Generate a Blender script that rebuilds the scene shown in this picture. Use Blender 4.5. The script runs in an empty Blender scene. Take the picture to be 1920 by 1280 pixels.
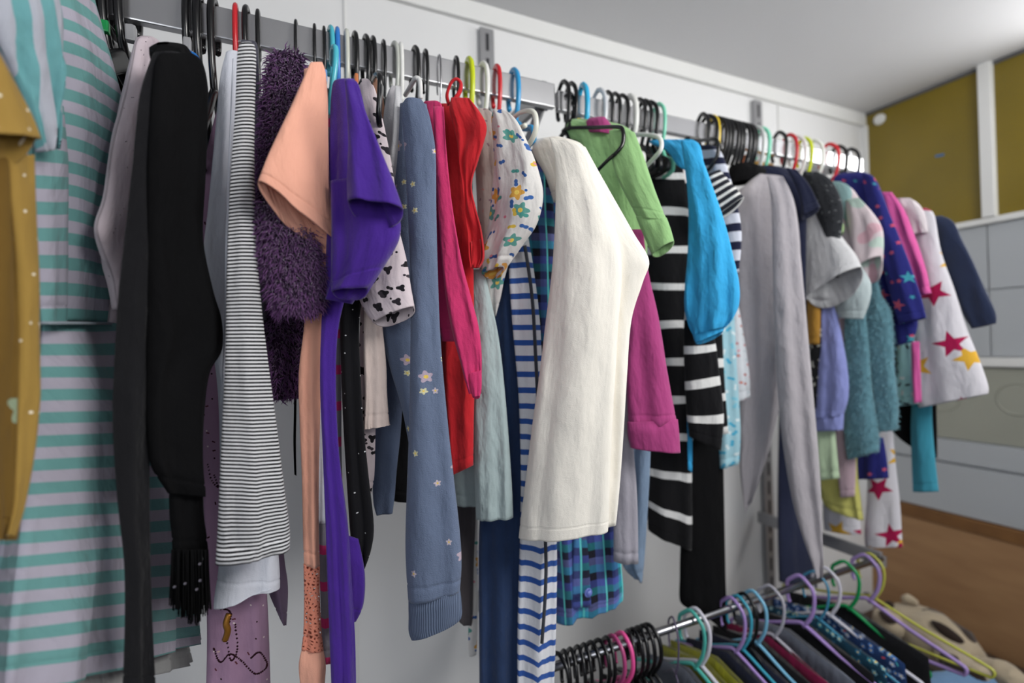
import bpy, bmesh, math, random
from mathutils import Vector, Matrix, noise
random.seed(7)
PI = math.pi
S = bpy.context.scene
COL = S.collection

# ---------------------------------------------------------------- camera
F = 933.0
CAM = Vector((0.0, -1.19, 1.45))
dx = Vector((2025, 35, -F)).normalized()
dy = Vector((-430, -20, -F)); dy = (dy - dx*dy.dot(dx)).normalized()
dz = dx.cross(dy).normalized()
RC = Matrix((dx, dy, dz))                      # camera -> world
cam_d = bpy.data.cameras.new('camera'); cam = bpy.data.objects.new('camera', cam_d); COL.objects.link(cam)
cam.matrix_world = Matrix.Translation(CAM) @ RC.to_4x4()
cam_d.sensor_width = 36; cam_d.lens = 36*F/1920; cam_d.clip_start = .02
cam_d.dof.use_dof = True; cam_d.dof.focus_distance = .70; cam_d.dof.aperture_fstop = 1.7
S.camera = cam
# ---------------------------------------------------------------- light
W = bpy.data.worlds.new('world'); S.world = W; W.use_nodes = True
W.node_tree.nodes['Background'].inputs[0].default_value = (.86, .91, 1, 1)
W.node_tree.nodes['Background'].inputs[1].default_value = .42
def area(name, loc, target, sx, sy, power, col=(1, 1, 1)):
    l = bpy.data.lights.new(name, 'AREA'); l.shape = 'RECTANGLE'; l.size = sx; l.size_y = sy
    l.energy = power; l.color = col
    o = bpy.data.objects.new(name, l); COL.objects.link(o); o.location = loc
    o.rotation_euler = (Vector(target)-Vector(loc)).to_track_quat('-Z', 'Y').to_euler()
area('key_light', (.95, -1.75, 2.24), (.55, -.35, 1.60), .9, .7, 27, (1, .985, .96))  # key light hung below the ceiling, placed for the falloff, no window there
area('fill_light', (-1.2, -3.2, 1.9), (.2, -.3, 1.5), 1.0, 1.2, 12, (.93, .96, 1))  # unseen soft fill behind the camera on the left, no door modelled
S.view_settings.view_transform = 'Standard'; S.view_settings.look = 'None'
S.view_settings.gamma = 1; S.view_settings.use_curve_mapping = False
S.view_settings.exposure = 0.22

# ---------------------------------------------------------------- projection helpers
def ray(x, y):
    return RC @ Vector(((x-960)/F, -(y-640)/F, -1.0))
def onY(x, y, P):                               # P = distance from the camera towards the wall
    d = ray(x, y); return CAM + d*(P/d.y)
def onX(x, y, X):
    d = ray(x, y); return CAM + d*(X/d.x)
def rail_s(px, P, y=640):
    d = ray(px, y); return d.x/d.y*P

# ---------------------------------------------------------------- materials
def srgb(c):
    if isinstance(c, str):
        c = [int(c[i:i+2], 16)/255 for i in (0, 2, 4)]
    return tuple(((v+.055)/1.055)**2.4 if v > .04045 else v/12.92 for v in c) + (1,)
class NT:
    def __init__(s, name):
        s.m = bpy.data.materials.new(name); s.m.use_nodes = True; s.t = s.m.node_tree
        s.b = s.t.nodes['Principled BSDF']
    def n(s, typ, **k):
        o = s.t.nodes.new(typ)
        for a, v in k.items(): setattr(o, a, v)
        return o
    def set(s, sock, v):
        if isinstance(v, bpy.types.NodeSocket): s.t.links.new(v, sock)
        else: sock.default_value = v
    def math(s, op, a, b=0, c=None):
        o = s.n('ShaderNodeMath', operation=op); s.set(o.inputs[0], a); s.set(o.inputs[1], b)
        if c is not None: s.set(o.inputs[2], c)
        return o.outputs[0]
    def vmath(s, op, a, b):
        o = s.n('ShaderNodeVectorMath', operation=op); s.set(o.inputs[0], a); s.set(o.inputs[1], b); return o.outputs[0]
    def mix(s, f, a, b):
        o = s.n('ShaderNodeMix', data_type='RGBA'); s.set(o.inputs[0], f); s.set(o.inputs[6], a); s.set(o.inputs[7], b); return o.outputs[2]
    def uv(s): return s.n('ShaderNodeTexCoord').outputs['UV']
    def obj(s): return s.n('ShaderNodeTexCoord').outputs['Object']
    def xyz(s, v):
        o = s.n('ShaderNodeSeparateXYZ'); s.set(o.inputs[0], v); return o.outputs
    def comb(s, x, y, z=0):
        o = s.n('ShaderNodeCombineXYZ'); s.set(o.inputs[0], x); s.set(o.inputs[1], y); s.set(o.inputs[2], z); return o.outputs[0]
    def noise(s, v, sc, det=2):
        o = s.n('ShaderNodeTexNoise'); s.set(o.inputs['Vector'], v); o.inputs['Scale'].default_value = sc
        o.inputs['Detail'].default_value = det; return o.outputs[0]
    def bump(s, h, strength, dist=.002, chain=None):
        o = s.n('ShaderNodeBump'); o.inputs['Strength'].default_value = strength; o.inputs['Distance'].default_value = dist
        s.set(o.inputs['Height'], h)
        if chain: s.set(o.inputs['Normal'], chain)
        return o.outputs[0]
    def out(s, col, rough=.9, metal=0, sheen=0, normal=None, alpha=None, trans=0):
        b = s.b; s.set(b.inputs['Base Color'], col)
        if rough > .8: b.inputs['Specular IOR Level'].default_value = .18
        b.inputs['Roughness'].default_value = rough
        b.inputs['Metallic'].default_value = metal
        if sheen: b.inputs['Sheen Weight'].default_value = sheen; b.inputs['Sheen Roughness'].default_value = .5
        if normal: s.set(b.inputs['Normal'], normal)
        if alpha is not None: s.set(b.inputs['Alpha'], alpha)
        return s.m
    def cell(s, uv, size, rnd=.7):               # voronoi cell: local coords + random colour
        v = s.n('ShaderNodeTexVoronoi', voronoi_dimensions='2D'); s.set(v.inputs['Vector'], uv)
        v.inputs['Scale'].default_value = 1/size; v.inputs['Randomness'].default_value = rnd
        loc = s.vmath('SUBTRACT', uv, v.outputs['Position'])
        c = s.n('ShaderNodeSeparateColor'); s.set(c.inputs[0], v.outputs['Color'])
        return s.xyz(loc), c.outputs, v.outputs['Distance']
    def petal(s, loc, rnd, R, k, inner, n=5, sharp=True):
        a = s.math('ADD', s.math('ARCTAN2', loc[1], loc[0]), s.math('MULTIPLY', rnd, 6.28))
        if sharp:
            t = s.math('ABSOLUTE', s.math('SUBTRACT', s.math('FRACT', s.math('ADD', s.math('MULTIPLY', a, n/(2*PI)), 10)), .5))
            th = s.math('MULTIPLY', t, 2*PI/n); al = PI/n           # straight-edged star
            den = s.math('ADD', s.math('SINE', th), s.math('MULTIPLY', s.math('SINE', s.math('SUBTRACT', al, th)), inner))
            r = s.math('SQRT', s.math('ADD', s.math('MULTIPLY', loc[0], loc[0]), s.math('MULTIPLY', loc[1], loc[1])))
            if inner < 1: return s.math('LESS_THAN', r, s.math('DIVIDE', R*inner*math.sin(al), den)), r
            t = 0
        else:
            t = s.math('MULTIPLY_ADD', s.math('COSINE', s.math('MULTIPLY', a, n)), .5, .5)
        r = s.math('SQRT', s.math('ADD', s.math('MULTIPLY', loc[0], loc[0]), s.math('MULTIPLY', loc[1], loc[1])))
        bound = s.math('MULTIPLY', s.math('MULTIPLY_ADD', t, 1-inner, inner), R)
        return s.math('LESS_THAN', r, bound), r
def ramp(n, fac, cols):
    r = n.n('ShaderNodeValToRGB'); r.color_ramp.interpolation = 'CONSTANT'; e = r.color_ramp.elements
    while len(e) < len(cols): e.new(.5)
    for i, c in enumerate(cols): e[i].position = i/len(cols)
    for i, c in enumerate(cols): e[i].color = srgb(c)
    n.set(r.inputs[0], fac); return r.outputs[0]

def weave(n, uv, fine=.25, wr=.5):
    x = n.xyz(uv)
    wuv = n.comb(n.math('MULTIPLY', x[0], 3), x[1])
    h2 = n.noise(wuv, 14, 3)
    b = n.bump(h2, min(1, wr*1.4), .009)
    b = n.bump(n.noise(n.comb(n.math('MULTIPLY', x[0], 1.5), x[1]), 55, 2), wr*.5, .003, b)
    h1 = n.noise(uv, 700, 1)
    return n.bump(h1, fine, .0010, b)
def fab(name, col, fine=.25, wr=.5, var=.12, sheen=.12, alpha=None, rough=.92):
    n = NT(name); uv = n.uv(); c = srgb(col)
    k = n.noise(uv, 60, 3)
    cc = n.mix(n.math('MULTIPLY', k, var*2), c, tuple(v*.72 for v in c[:3])+(1,))
    return n.out(cc, rough, 0, sheen, weave(n, uv, fine, wr), alpha)
def stripes(name, a, b, per, duty=.5, wr=.5, off=0, ax=1):
    n = NT(name); uv = n.uv(); x = n.xyz(uv)
    w = n.math('MULTIPLY', n.noise(uv, 9, 1), per*.22)
    f = n.math('FRACT', n.math('ADD', n.math('DIVIDE', n.math('ADD', x[ax], w), per), 50+off))
    m = n.math('LESS_THAN', f, duty)
    return n.out(n.mix(m, srgb(a), srgb(b)), .9, 0, .1, weave(n, uv, .2, wr))
def plaid(name):
    n = NT(name); uv = n.uv(); x = n.xyz(uv)
    def band(ax, per): return n.math('FRACT', n.math('ADD', n.math('DIVIDE', x[ax], per), 20))
    u = ramp(n, band(0, .075), ['2a2f45', '4a57a0', '2fa0ae', '23232c', '5360a5'])
    v = ramp(n, band(1, .085), ['3d9cc0', '1d1d28', '4a57a8', '2b8f98', '1c1c26', '6a70a8'])
    line = n.math('LESS_THAN', band(0, .0375), .08)
    c = n.mix(.5, u, v); c = n.mix(line, c, srgb('68d3cf'))
    return n.out(c, .9, 0, .1, weave(n, uv, .4, .5))
def printed(name, base, motifs, wr=.45, fine=.2):
    n = NT(name); uv = n.uv(); col = srgb(base)
    for i, (shape, size, R, cols, dens) in enumerate(motifs):
        sh = n.vmath('ADD', uv, (i*1.37, i*.71, 0))
        loc, rc, dist = n.cell(sh, size, .75)
        if shape == 'star': m, r = n.petal(loc, rc[2], R, 0, .42)
        elif shape == 'flower': m, r = n.petal(loc, rc[2], R, 0, .62, 5, False)
        elif shape == 'heart': m, r = n.petal(loc, n.math('MULTIPLY', rc[2], .15), R, 0, .55, 3, False)
        elif shape == 'blob': m, r = n.petal(loc, rc[2], R, 0, .35, 2, False)
        else: m, r = n.petal(loc, rc[2], R, 0, 1.0)
        m = n.math('MULTIPLY', m, n.math('LESS_THAN', rc[1], dens))
        c = ramp(n, rc[0], cols)
        if shape == 'flower':
            c = n.mix(n.math('LESS_THAN', r, R*.28), c, srgb('e8c860'))
        col = n.mix(m, col, c)
    return n.out(col, .92, 0, .1, weave(n, uv, fine, wr))
def plastic(name, col, rough=.22):
    n = NT(name); return n.out(srgb(col), rough)

# ---------------------------------------------------------------- mesh helpers
def tag(o, label, cat, group=None, kind=None):
    if label: o['label'] = label
    if cat: o['category'] = cat
    if group: o['group'] = group
    if kind: o['kind'] = kind
    return o
def meshobj(name, verts, faces, mat, parent=None, uvs=None, smooth=True):
    me = bpy.data.meshes.new(name); me.from_pydata([tuple(v) for v in verts], [], faces)
    if uvs is not None:
        l = me.uv_layers.new(name='UVMap')
        vi = [0]*len(me.loops); me.loops.foreach_get('vertex_index', vi)
        flat = []
        for i in vi: flat.extend(uvs[i])
        l.data.foreach_set('uv', flat)
    if smooth: me.polygons.foreach_set('use_smooth', [True]*len(me.polygons))
    if mat: me.materials.append(mat)
    me.update()
    o = bpy.data.objects.new(name, me); COL.objects.link(o)
    if parent:
        o.parent = parent; o.matrix_parent_inverse = Matrix.Identity(4)
    return o
def setorigin(o, p):
    p = Vector(p); o.data.transform(Matrix.Translation(-p)); o.location = p
def empty(name, loc):
    o = bpy.data.objects.new(name, None); COL.objects.link(o); o.location = loc; o.empty_display_size = .05; return o
def box(name, lo, hi, mat, parent=None, bevel=0, off=Vector((0, 0, 0))):
    bm = bmesh.new(); bmesh.ops.create_cube(bm, size=1)
    lo, hi = Vector(lo), Vector(hi); c = (lo+hi)/2; d = hi-lo
    for v in bm.verts: v.co = Vector((v.co.x*d.x, v.co.y*d.y, v.co.z*d.z))
    if bevel: bmesh.ops.bevel(bm, geom=bm.edges[:], offset=bevel, segments=2, affect='EDGES', profile=.6)
    me = bpy.data.meshes.new(name); bm.to_mesh(me); bm.free(); me.materials.append(mat)
    o = bpy.data.objects.new(name, me); COL.objects.link(o)
    if parent: o.parent = parent; o.location = c-parent.location
    else: o.location = c
    return o
def tube_data(pts, r, n=8, flat=1.0, closed=False):
    pts = [Vector(p) for p in pts]; V = []; Fc = []
    up = None
    for i, p in enumerate(pts):
        a = pts[max(i-1, 0)] if not closed else pts[i-1]
        b = pts[min(i+1, len(pts)-1)] if not closed else pts[(i+1) % len(pts)]
        t = (b-a).normalized()
        if up is None:
            up = Vector((1, 0, 0)) if abs(t.x) < .8 else Vector((0, 0, 1))
        s = t.cross(up).normalized(); up = s.cross(t).normalized()
        rr = r(i/(len(pts)-1)) if callable(r) else r
        for k in range(n):
            an = 2*PI*k/n
            V.append(p + up*math.cos(an)*rr*flat + s*math.sin(an)*rr)
    m = len(pts)
    for i in range(m if closed else m-1):
        for k in range(n):
            j = (i+1) % m
            Fc.append((i*n+k, i*n+(k+1) % n, j*n+(k+1) % n, j*n+k))
    if not closed:
        Fc.append(tuple(range(n))[::-1]); Fc.append(tuple((m-1)*n+k for k in range(n)))
    return V, Fc
def smooth_pts(pts, k=5):
    pts = [Vector(p) for p in pts]; out = []
    for i in range(len(pts)-1):
        p0 = pts[max(i-1, 0)]; p1 = pts[i]; p2 = pts[i+1]; p3 = pts[min(i+2, len(pts)-1)]
        for j in range(k):
            t = j/k
            out.append(.5*((2*p1)+(p2-p0)*t+(2*p0-5*p1+4*p2-p3)*t*t+(3*p1-p0-3*p2+p3)*t**3))
    out.append(pts[-1]); return out

# ---------------------------------------------------------------- cloth loft
def cr(a, b, c, d, t):
    return .5*((2*b)+(c-a)*t+(2*a-5*b+4*c-d)*t*t+(3*b-a-3*c+d)*t**3)
def plane4(pl):
    if len(pl) == 4: return pl
    x1, x2, X = pl; k = []
    for px in (x1, x2):
        d = ray(px, 640); k.append(d.y/d.x*X)
    return (x1, k[0], x2, k[1])
def loft(name, mat, pl, s, t=.026, f=(3, .004), gape=0, parent=None, ring=36, sub=6, hem=.012, wr=.003,
         seed=None, closed_end=False, side=0.0, uo=0.0, vo=0.0, ruf=None, top_open=False, up=False):
    """cloth tube through sections s = (y, xl, xr) or (xl, yl, xr, yr) lying in the vertical plane pl = (x1, P1, x2, P2)"""
    rnd = random.Random(seed if seed is not None else hash_name(name, s))
    pl = plane4(pl)
    A = onY(pl[0], 640, pl[1]); B = onY(pl[2], 640, pl[3])
    ab = Vector((B.x-A.x, B.y-A.y, 0)).normalized(); nn = Vector((ab.y, -ab.x, 0))
    if nn.dot(CAM-A) < 0: nn = -nn
    def P(x, y):
        d = ray(x, y); return CAM + d*(nn.dot(A-CAM)/nn.dot(d))
    if up:                                       # the hidden upper end runs on to the hanger
        q = s[0]; y0, xl, xr = (q if len(q) == 3 else ((q[1]+q[3])/2, q[0], q[2])); xm = (xl+xr)/2; hw = (xr-xl)/2
        ux, uy = up
        if y0-uy > 15:
            s = [(uy, ux-hw*.4, ux+hw*.4), (uy+12, ux-hw*.7, ux+hw*.7)]+([(y0+(uy-y0)*.45, xm+(ux-xm)*.45-hw*.9, xm+(ux-xm)*.45+hw*.9)] if y0-uy > 80 else [])+list(s)
    secs = []
    for q in s:
        if len(q) == 3: q = (q[1], q[0], q[2], q[0])
        secs.append(q)
    rows = []
    for i in range(len(secs)-1):
        a = secs[max(i-1, 0)]; b = secs[i]; c = secs[i+1]; d = secs[min(i+2, len(secs)-1)]
        for j in range(sub):
            rows.append([cr(a[k], b[k], c[k], d[k], j/sub) for k in range(4)])
    rows.append(list(secs[-1]))
    LR = [(P(r[0], r[1]), P(r[2], r[3])) for r in rows]
    n = len(LR); V = []; UV = []; v = 0.0
    ph = [rnd.uniform(0, 6.28) for _ in range(4)]; kf = [f[0]*(.8+.4*rnd.random()), f[0]*1.9+rnd.random(), f[0]*.5+.3]
    cum = [0]
    for i in range(1, n):
        m0 = (LR[i-1][0]+LR[i-1][1])/2; m1 = (LR[i][0]+LR[i][1])/2; cum.append(cum[-1]+(m1-m0).length)
    groove = set()
    if hem and not closed_end and cum[-1] > .06:          # stitched hem line: extra rows with a small step
        for dd in (.0205, .0185, .0165):
            tt = cum[-1]-dd
            for i in range(1, len(cum)):
                if cum[i-1] < tt-.0008 and cum[i] > tt+.0008:
                    q = (tt-cum[i-1])/(cum[i]-cum[i-1])
                    LR.insert(i, (LR[i-1][0].lerp(LR[i][0], q), LR[i-1][1].lerp(LR[i][1], q))); cum.insert(i, tt)
                    if dd == .0185: groove.add(round(tt, 5))
                    break
        n = len(LR)
    tot = max(cum[-1], .001); maxw = max((r-l).length for l, r in LR)
    def ringpts(i, shrink=0.0, lift=0.0):
        L, R = LR[i]; w = (R-L).length; fr = cum[i]/tot; c = (L+R)/2; h = (R-L)/2
        th = min(t, w*.45)*(.55+.45*min(1, fr*4)) if not top_open else min(t, w*.6)
        endk = max(0.0, (fr-.55)/.45)
        if gape: th += endk*endk*gape*.55
        out = []
        for k in range(ring):
            a = 2*PI*k/ring; co, si = math.cos(a), math.sin(a)
            cx = math.copysign(abs(co)**.85, co)
            edge = max(0.0, 1-abs(cx)**3)
            u = cx*w/max(maxw, .001)
            fold = math.sin(u*PI*kf[0]+ph[0]+fr*1.6)*.6+math.sin(u*PI*kf[1]+ph[1]-fr*2)*.25+math.sin(u*PI*kf[2]+ph[2]+fr)*.5
            fa = f[1]*(.25+.75*fr)*fold*edge
            p = c + h*cx*(1-shrink/max(w/2, .003)) + nn*(si*(th/2-shrink) + fa)
            if round(cum[i], 5) in groove: p -= nn*.0014*si+ab*.0010*co
            q = Vector((p.x*26, p.y*26, p.z*9)); p += nn*(noise.noise(q)+.6*noise.noise(q*2.3+Vector((5, 1, 9))))*wr*1.3*edge
            if side: p += ab*noise.noise(Vector((p.z*14, si*2, ph[3])))*side*(1 if co > 0 else -1)*abs(co)
            if gape and si < 0: p.z -= gape*endk**2*(-si)
            if ruf: p += nn*math.sin(a*ruf[0]+ph[3])*ruf[1]*max(0, fr-ruf[2])/(1-ruf[2]); pass
            p.z += lift
            out.append(p)
        return out
    def add(pts, vv, w):
        for k, p in enumerate(pts):
            V.append(p); a = 2*PI*k/ring
            V_u = math.cos(a)*w/2*(1 if math.sin(a) >= -.001 else -1)+ (0 if math.sin(a) >= -.001 else w)
            UV.append((V_u+uo+.5, vv+vo+.5))
    for i in range(n):
        add(ringpts(i), cum[i], (LR[i][1]-LR[i][0]).length)
    w = (LR[-1][1]-LR[-1][0]).length
    nr = n
    if not closed_end:
        add(ringpts(n-1, .0022), tot+.002, w); nr += 1
        dep = 0
        for back in range(1, n):                 # inner face runs back up inside the tube
            i = n-1-back
            if cum[n-1]-cum[i] > dep+.012:
                dep = cum[n-1]-cum[i]
                add(ringpts(i, .004), cum[i], (LR[i][1]-LR[i][0]).length); nr += 1
            if dep > (.07 if gape else .03): break
    Fc = []
    for i in range(nr-1):
        for k in range(ring):
            Fc.append((i*ring+k, i*ring+(k+1) % ring, (i+1)*ring+(k+1) % ring, (i+1)*ring+k))
    if not top_open: Fc.append(tuple(range(ring))[::-1])
    Fc.append(tuple((nr-1)*ring+k for k in range(ring)))
    # centre the object on its own top
    org = (LR[0][0]+LR[0][1])/2
    base = parent.location if parent else org
    V = [p-base for p in V]
    o = meshobj(name, V, Fc, mat, parent, UV)
    if not parent: o.location = org
    o['_rows'] = n
    return o, LR, nn
def hash_name(name, s): return int(sum(map(ord, name))*7919 + sum(sum(q) for q in s))

def tufts(name, mat, o, count, length, width, parent, seed=1, droop=.5):
    """short fleece strands standing on a loft mesh, one object"""
    rnd = random.Random(seed); me = o.data; n = o['_rows']; polys = []
    ring = 36
    for p in me.polygons:
        if len(p.vertices) == 4 and max(p.vertices) < n*ring: polys.append(p)
    areas = [p.area for p in polys]; V = []; Fc = []
    off = Vector((0, 0, 0)) if o.parent else o.location-parent.location
    for p in rnd.choices(polys, weights=areas, k=count):
        vs = [me.vertices[i].co for i in p.vertices]; a, b = rnd.random(), rnd.random()
        c = (vs[0]*(1-a)+vs[1]*a)*(1-b)+(vs[3]*(1-a)+vs[2]*a)*b
        if p.normal.y > .45: continue
        d = (p.normal+Vector((rnd.gauss(0, .45), rnd.gauss(0, .45), rnd.gauss(-droop, .45)))).normalized()
        sd = d.cross(Vector((rnd.gauss(0, 1), rnd.gauss(0, 1), rnd.gauss(0, 1)))).normalized()*width
        L = length*rnd.uniform(.6, 1.3); mid = c+d*L*.55; tip = mid+(d+Vector((rnd.gauss(0, .5), rnd.gauss(0, .5), -.7))).normalized()*L*.5
        i = len(V); V += [c-sd+off, c+sd+off, mid+sd*.8+off, mid-sd*.8+off, tip+off]
        Fc += [(i, i+1, i+2, i+3), (i+3, i+2, i+4)]
    m = meshobj(name, V, Fc, mat, parent, None); m['kind'] = 'stuff'; return m

GARM = []
def garment(name, label, cat, parts, group=None):
    """parts: list of dicts for loft(); one part -> one mesh, several -> an Empty with children"""
    res = []
    if len(parts) == 1:
        d = dict(parts[0]); d.pop('n', None); tf = d.pop('tuft', None); lab = d.pop('lab', None)
        o, LR, nn = loft(name, **d); tag(o, label, cat, group)
        root = o; res.append(o)
        if tf: tufts('pile', tf[3], o, tf[0], tf[1], tf[2], o)
    else:
        q = parts[0]; s0 = q['s'][0]
        x, y = ((s0[1]+s0[2])/2, s0[0]) if len(s0) == 3 else ((s0[0]+s0[2])/2, (s0[1]+s0[3])/2)
        q4 = plane4(q['pl']); root = empty(name, onY(x, y, (q4[1]+q4[3])/2)); tag(root, label, cat, group)
        for d in parts:
            d = dict(d); nm = d.pop('n'); tf = d.pop('tuft', None); lab = d.pop('lab', None)
            o, LR, nn = loft(nm, parent=root, **d); res.append(o)
            if lab: o['label'] = lab
            if tf:
                m = tufts('pile', tf[3], o, tf[0], tf[1], tf[2], o)
    for o in res:
        if '_rows' in o: del o['_rows']
    return root

# ---------------------------------------------------------------- setting
XR = 2.10; ZC = 2.335
def paint(name, col, rough=.55, bump=.12, sc=30, dirt=.12):
    n = NT(name); o = n.obj(); k = n.noise(o, 2.2, 4)
    c = srgb(col); c2 = tuple(v*.82 for v in c[:3])+(1,)
    return n.out(n.mix(n.math('MULTIPLY', k, dirt*4), c, c2), rough, normal=n.bump(n.noise(o, sc, 3), bump, .002))
M_wall = paint('wall paint', 'e2e2e2'); M_ceil = paint('ceiling paint', 'dcdcde', .7, .1)
M_white = paint('white gloss paint', 'e2e2e0', .45); M_floor = paint('grey vinyl floor', '4a4846', .6)
M_panel = paint('off-white wall panel', 'b2b6ba', .4, .2, 8, .2); M_gap = paint('dark joint', '5a5a5c')
M_dirty = paint('stained panel', 'a3a498', .45, .2, 6, .35)
n = NT('olive window film'); o_ = n.obj(); k = n.noise(o_, 3, 4)
M_olive = n.out(n.mix(k, srgb('86721c'), srgb('665708')), .35, normal=n.bump(n.noise(o_, 5, 2), .2, .004))
n = NT('plywood'); o_ = n.obj(); x = n.xyz(o_)
g = n.noise(n.comb(n.math('MULTIPLY', x[0], 3), n.math('MULTIPLY', x[1], 1.6), n.math('MULTIPLY', x[2], 7)), 3.5, 6)
M_wood = n.out(n.mix(g, srgb('b58f66'), srgb('866040')), .6, normal=n.bump(g, .2, .002))
n = NT('dark timber edge'); o_ = n.obj(); g = n.noise(o_, 14, 4)
M_wood2 = n.out(n.mix(g, srgb('8a6034'), srgb('5d3d1e')), .6)
n = NT('brushed steel'); g = n.noise(n.obj(), 40, 3)
M_steel = n.out(srgb('c4c4c6'), .2, .85, normal=n.bump(g, .03, .001))
M_chrome = NT('chrome').out(srgb('a8a8ac'), .22, 1)
M_bracket = NT('grey enamel').out(srgb('9b9b9d'), .35, .5)
M_hole = NT('dark slot').out(srgb('26262a'), .8)
def st(o): o['kind'] = 'structure'; return o
st(box('wall_back', (-2.2, 0, -.02), (XR+.12, .1, ZC+.1), M_wall))
st(box('wall_right', (XR, -4.2, 0), (XR+.1, 0, ZC+.1), M_panel))
st(box('ceiling', (-2.2, -4.2, ZC), (XR+.1, 0, ZC+.1), M_ceil))
st(box('floor', (-2.2, -4.2, -.1), (XR+.1, 0, 0), M_floor))
st(box('trim_1', (-2.2, -.014, 2.286), (XR, 0, ZC), M_white, bevel=.003))
st(box('trim_2', (.139, -.004, .0), (.1445, 0, 2.286), M_white, bevel=.001))     # cover strip over the wall joint
st(box('trim_3', (1.60, -.004, .0), (1.606, 0, 2.286), M_white, bevel=.001))
st(box('trim_4', (XR-.012, -.02, .845), (XR, 0, 2.286), M_white, bevel=.002))
st(box('trim_5', (-2.2, -1.9, ZC-.004), (XR, -1.88, ZC), M_ceil))
# right wall: olive film panes above, white panels below
def win(nm, y0, y1):
    w = st(box(nm, (XR-.006, y0, 1.835), (XR, y1, ZC-.012), M_olive)); return w
win('window_1', -.366, -.012); win('window_2', -.86, -.400)
st(box('trim_6', (XR-.03, -.400, 1.835), (XR, -.366, ZC), M_white, bevel=.003))
st(box('trim_7', (XR-.022, -1.2, 1.815), (XR, 0, 1.835), M_white, bevel=.003))
st(box('trim_8', (XR-.010, -1.2, ZC-.012), (XR, 0, ZC), M_gap))
M_film = NT('daylit glass'); M_film.b.inputs['Emission Color'].default_value = (1, 1, 1, 1); M_film.b.inputs['Emission Strength'].default_value = 9
M_film = M_film.out(srgb('ffffff'), .3)
st(box('window_3', (XR-.008, -1.25, 1.88), (XR, -.60, ZC-.09), M_film))
wr_ = bpy.data.objects['wall_right']
def panel(y0, y1, z0, z1, m=M_panel, th=.008):
    p = box('panel', (XR-th, y0, z0), (XR, y1, z1), m, wr_, bevel=.002); return p
for (y0, y1) in ((-.3685, 0), (-.9, -.372)):
    panel(y0, y1, 1.603, 1.812); panel(y0, y1, 1.385, 1.599)
panel(-.9, 0, 1.352, 1.381, M_white, .02); panel(-.9, 0, 1.10, 1.348, M_dirty, .006)
panel(-.9, 0, 1.02, 1.096, M_panel, .014); panel(-.9, 0, .845, 1.012, M_panel, .020)
st(box('baseboard_right', (XR-.035, -4.2, .80), (XR, 0, .842), M_wood2, bevel=.003))
b = st(box('trim_9', (XR-.030, -4.2, 0), (XR, 0, .80), M_wood))
for yy, zz, rr in ((-.24, 1.24, .045), (-.43, 1.25, .05)):        # faint round rings left on the stained panel
    V, Fc = tube_data([(XR-.0062, yy+rr*math.cos(a*PI/16), zz+rr*math.sin(a*PI/16)) for a in range(32)], .003, 6, .5, True)
    c = meshobj('ring_mark', V, Fc, M_dirty, wr_); c.data.transform(Matrix.Translation(-wr_.location))
# small round white detector high on the first olive pane
bm = bmesh.new(); bmesh.ops.create_cone(bm, cap_ends=True, segments=32, radius1=.022, radius2=.017, depth=.014)
bmesh.ops.bevel(bm, geom=[e for e in bm.edges if e.calc_face_angle(0) > .8], offset=.003, segments=2, affect='EDGES')
me = bpy.data.meshes.new('disc_sensor'); bm.to_mesh(me); bm.free(); me.materials.append(M_white)
o = bpy.data.objects.new('disc_sensor', me); COL.objects.link(o); o.rotation_euler = (0, -PI/2, 0); o.location = (XR-.013, -.064, 2.29)
tag(o, 'small round white sensor high on the olive window by the corner', 'sensor')
M_blue = plastic('blue sticker', '3b6a9a')
o = box('sticker', (XR-.0075, -.262, 2.081), (XR-.006, -.236, 2.089), M_blue); o.rotation_euler = (.12, 0, 0)
tag(o, 'tiny blue sticker in the middle of the olive window', 'sticker')

# wall uprights with slots
def upright(x, lab):
    r = empty('slotted_upright', (x, 0, 1.1)); tag(r, lab, 'wall upright', None)
    box('channel', (x-.019, -.016, .35), (x+.019, 0, 2.272), M_bracket, r, .0015)
    for k in range(30):
        z = 2.235-k*.064
        box('slot', (x-.004, -.0172, z-.022), (x+.004, -.0158, z+.022), M_hole, r)
upright(.49, 'grey slotted steel upright on the wall above the red and blue hangers')
upright(1.485, 'grey slotted steel upright on the wall above the packed black hooks')
upright(-.50, 'grey slotted steel upright at the far left, hidden behind clothes')
def bracket(x, z, y, lab, brace=True, h=.045):
    r = empty('rail_bracket', (x, -.016, z)); tag(r, lab, 'bracket')
    box('arm', (x-.006, y, z-h), (x+.006, -.017, z), M_bracket, r, .0015)
    if brace:
        V, Fc = tube_data([(x, y+.02, z-h-.004), (x, -.018, z-.26)], .011, 4)
        b = meshobj('brace', V, Fc, M_bracket, r, None, False); b.data.transform(Matrix.Translation(-r.location))
    box('saddle', (x-.016, y-.004, z-h-.006), (x+.016, y+.022, z-.012), M_bracket, r, .002)
bracket(.49, 1.988, -.312, 'grey rail bracket with diagonal brace left of the black arched hooks')
bracket(1.485, 1.988, -.312, 'grey rail bracket near the far end of the upper rail')
bracket(-.50, 1.988, -.312, 'grey rail bracket out of sight beyond the striped dress')
def rail(nm, x0, x1, y0, y1, z0, z1, m, lab):
    o = box(nm, (x0, y0, z0), (x1, y1, z1), m, bevel=.0022); tag(o, lab, 'rail'); return o
rail('clothes_rail', -.95, .505, -.328, -.313, 1.929, 1.977, M_steel, 'flat polished steel upper rail, nearer length ending at the bracket')
rail('clothes_rail',   .512, 1.515, -.328, -.313, 1.926, 1.966, M_steel, 'flat polished steel upper rail, farther length reflecting the bright window')
V, Fc = tube_data([(.35, -.39, .868), (1.43, -.39, .868)], .008, 12)
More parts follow.
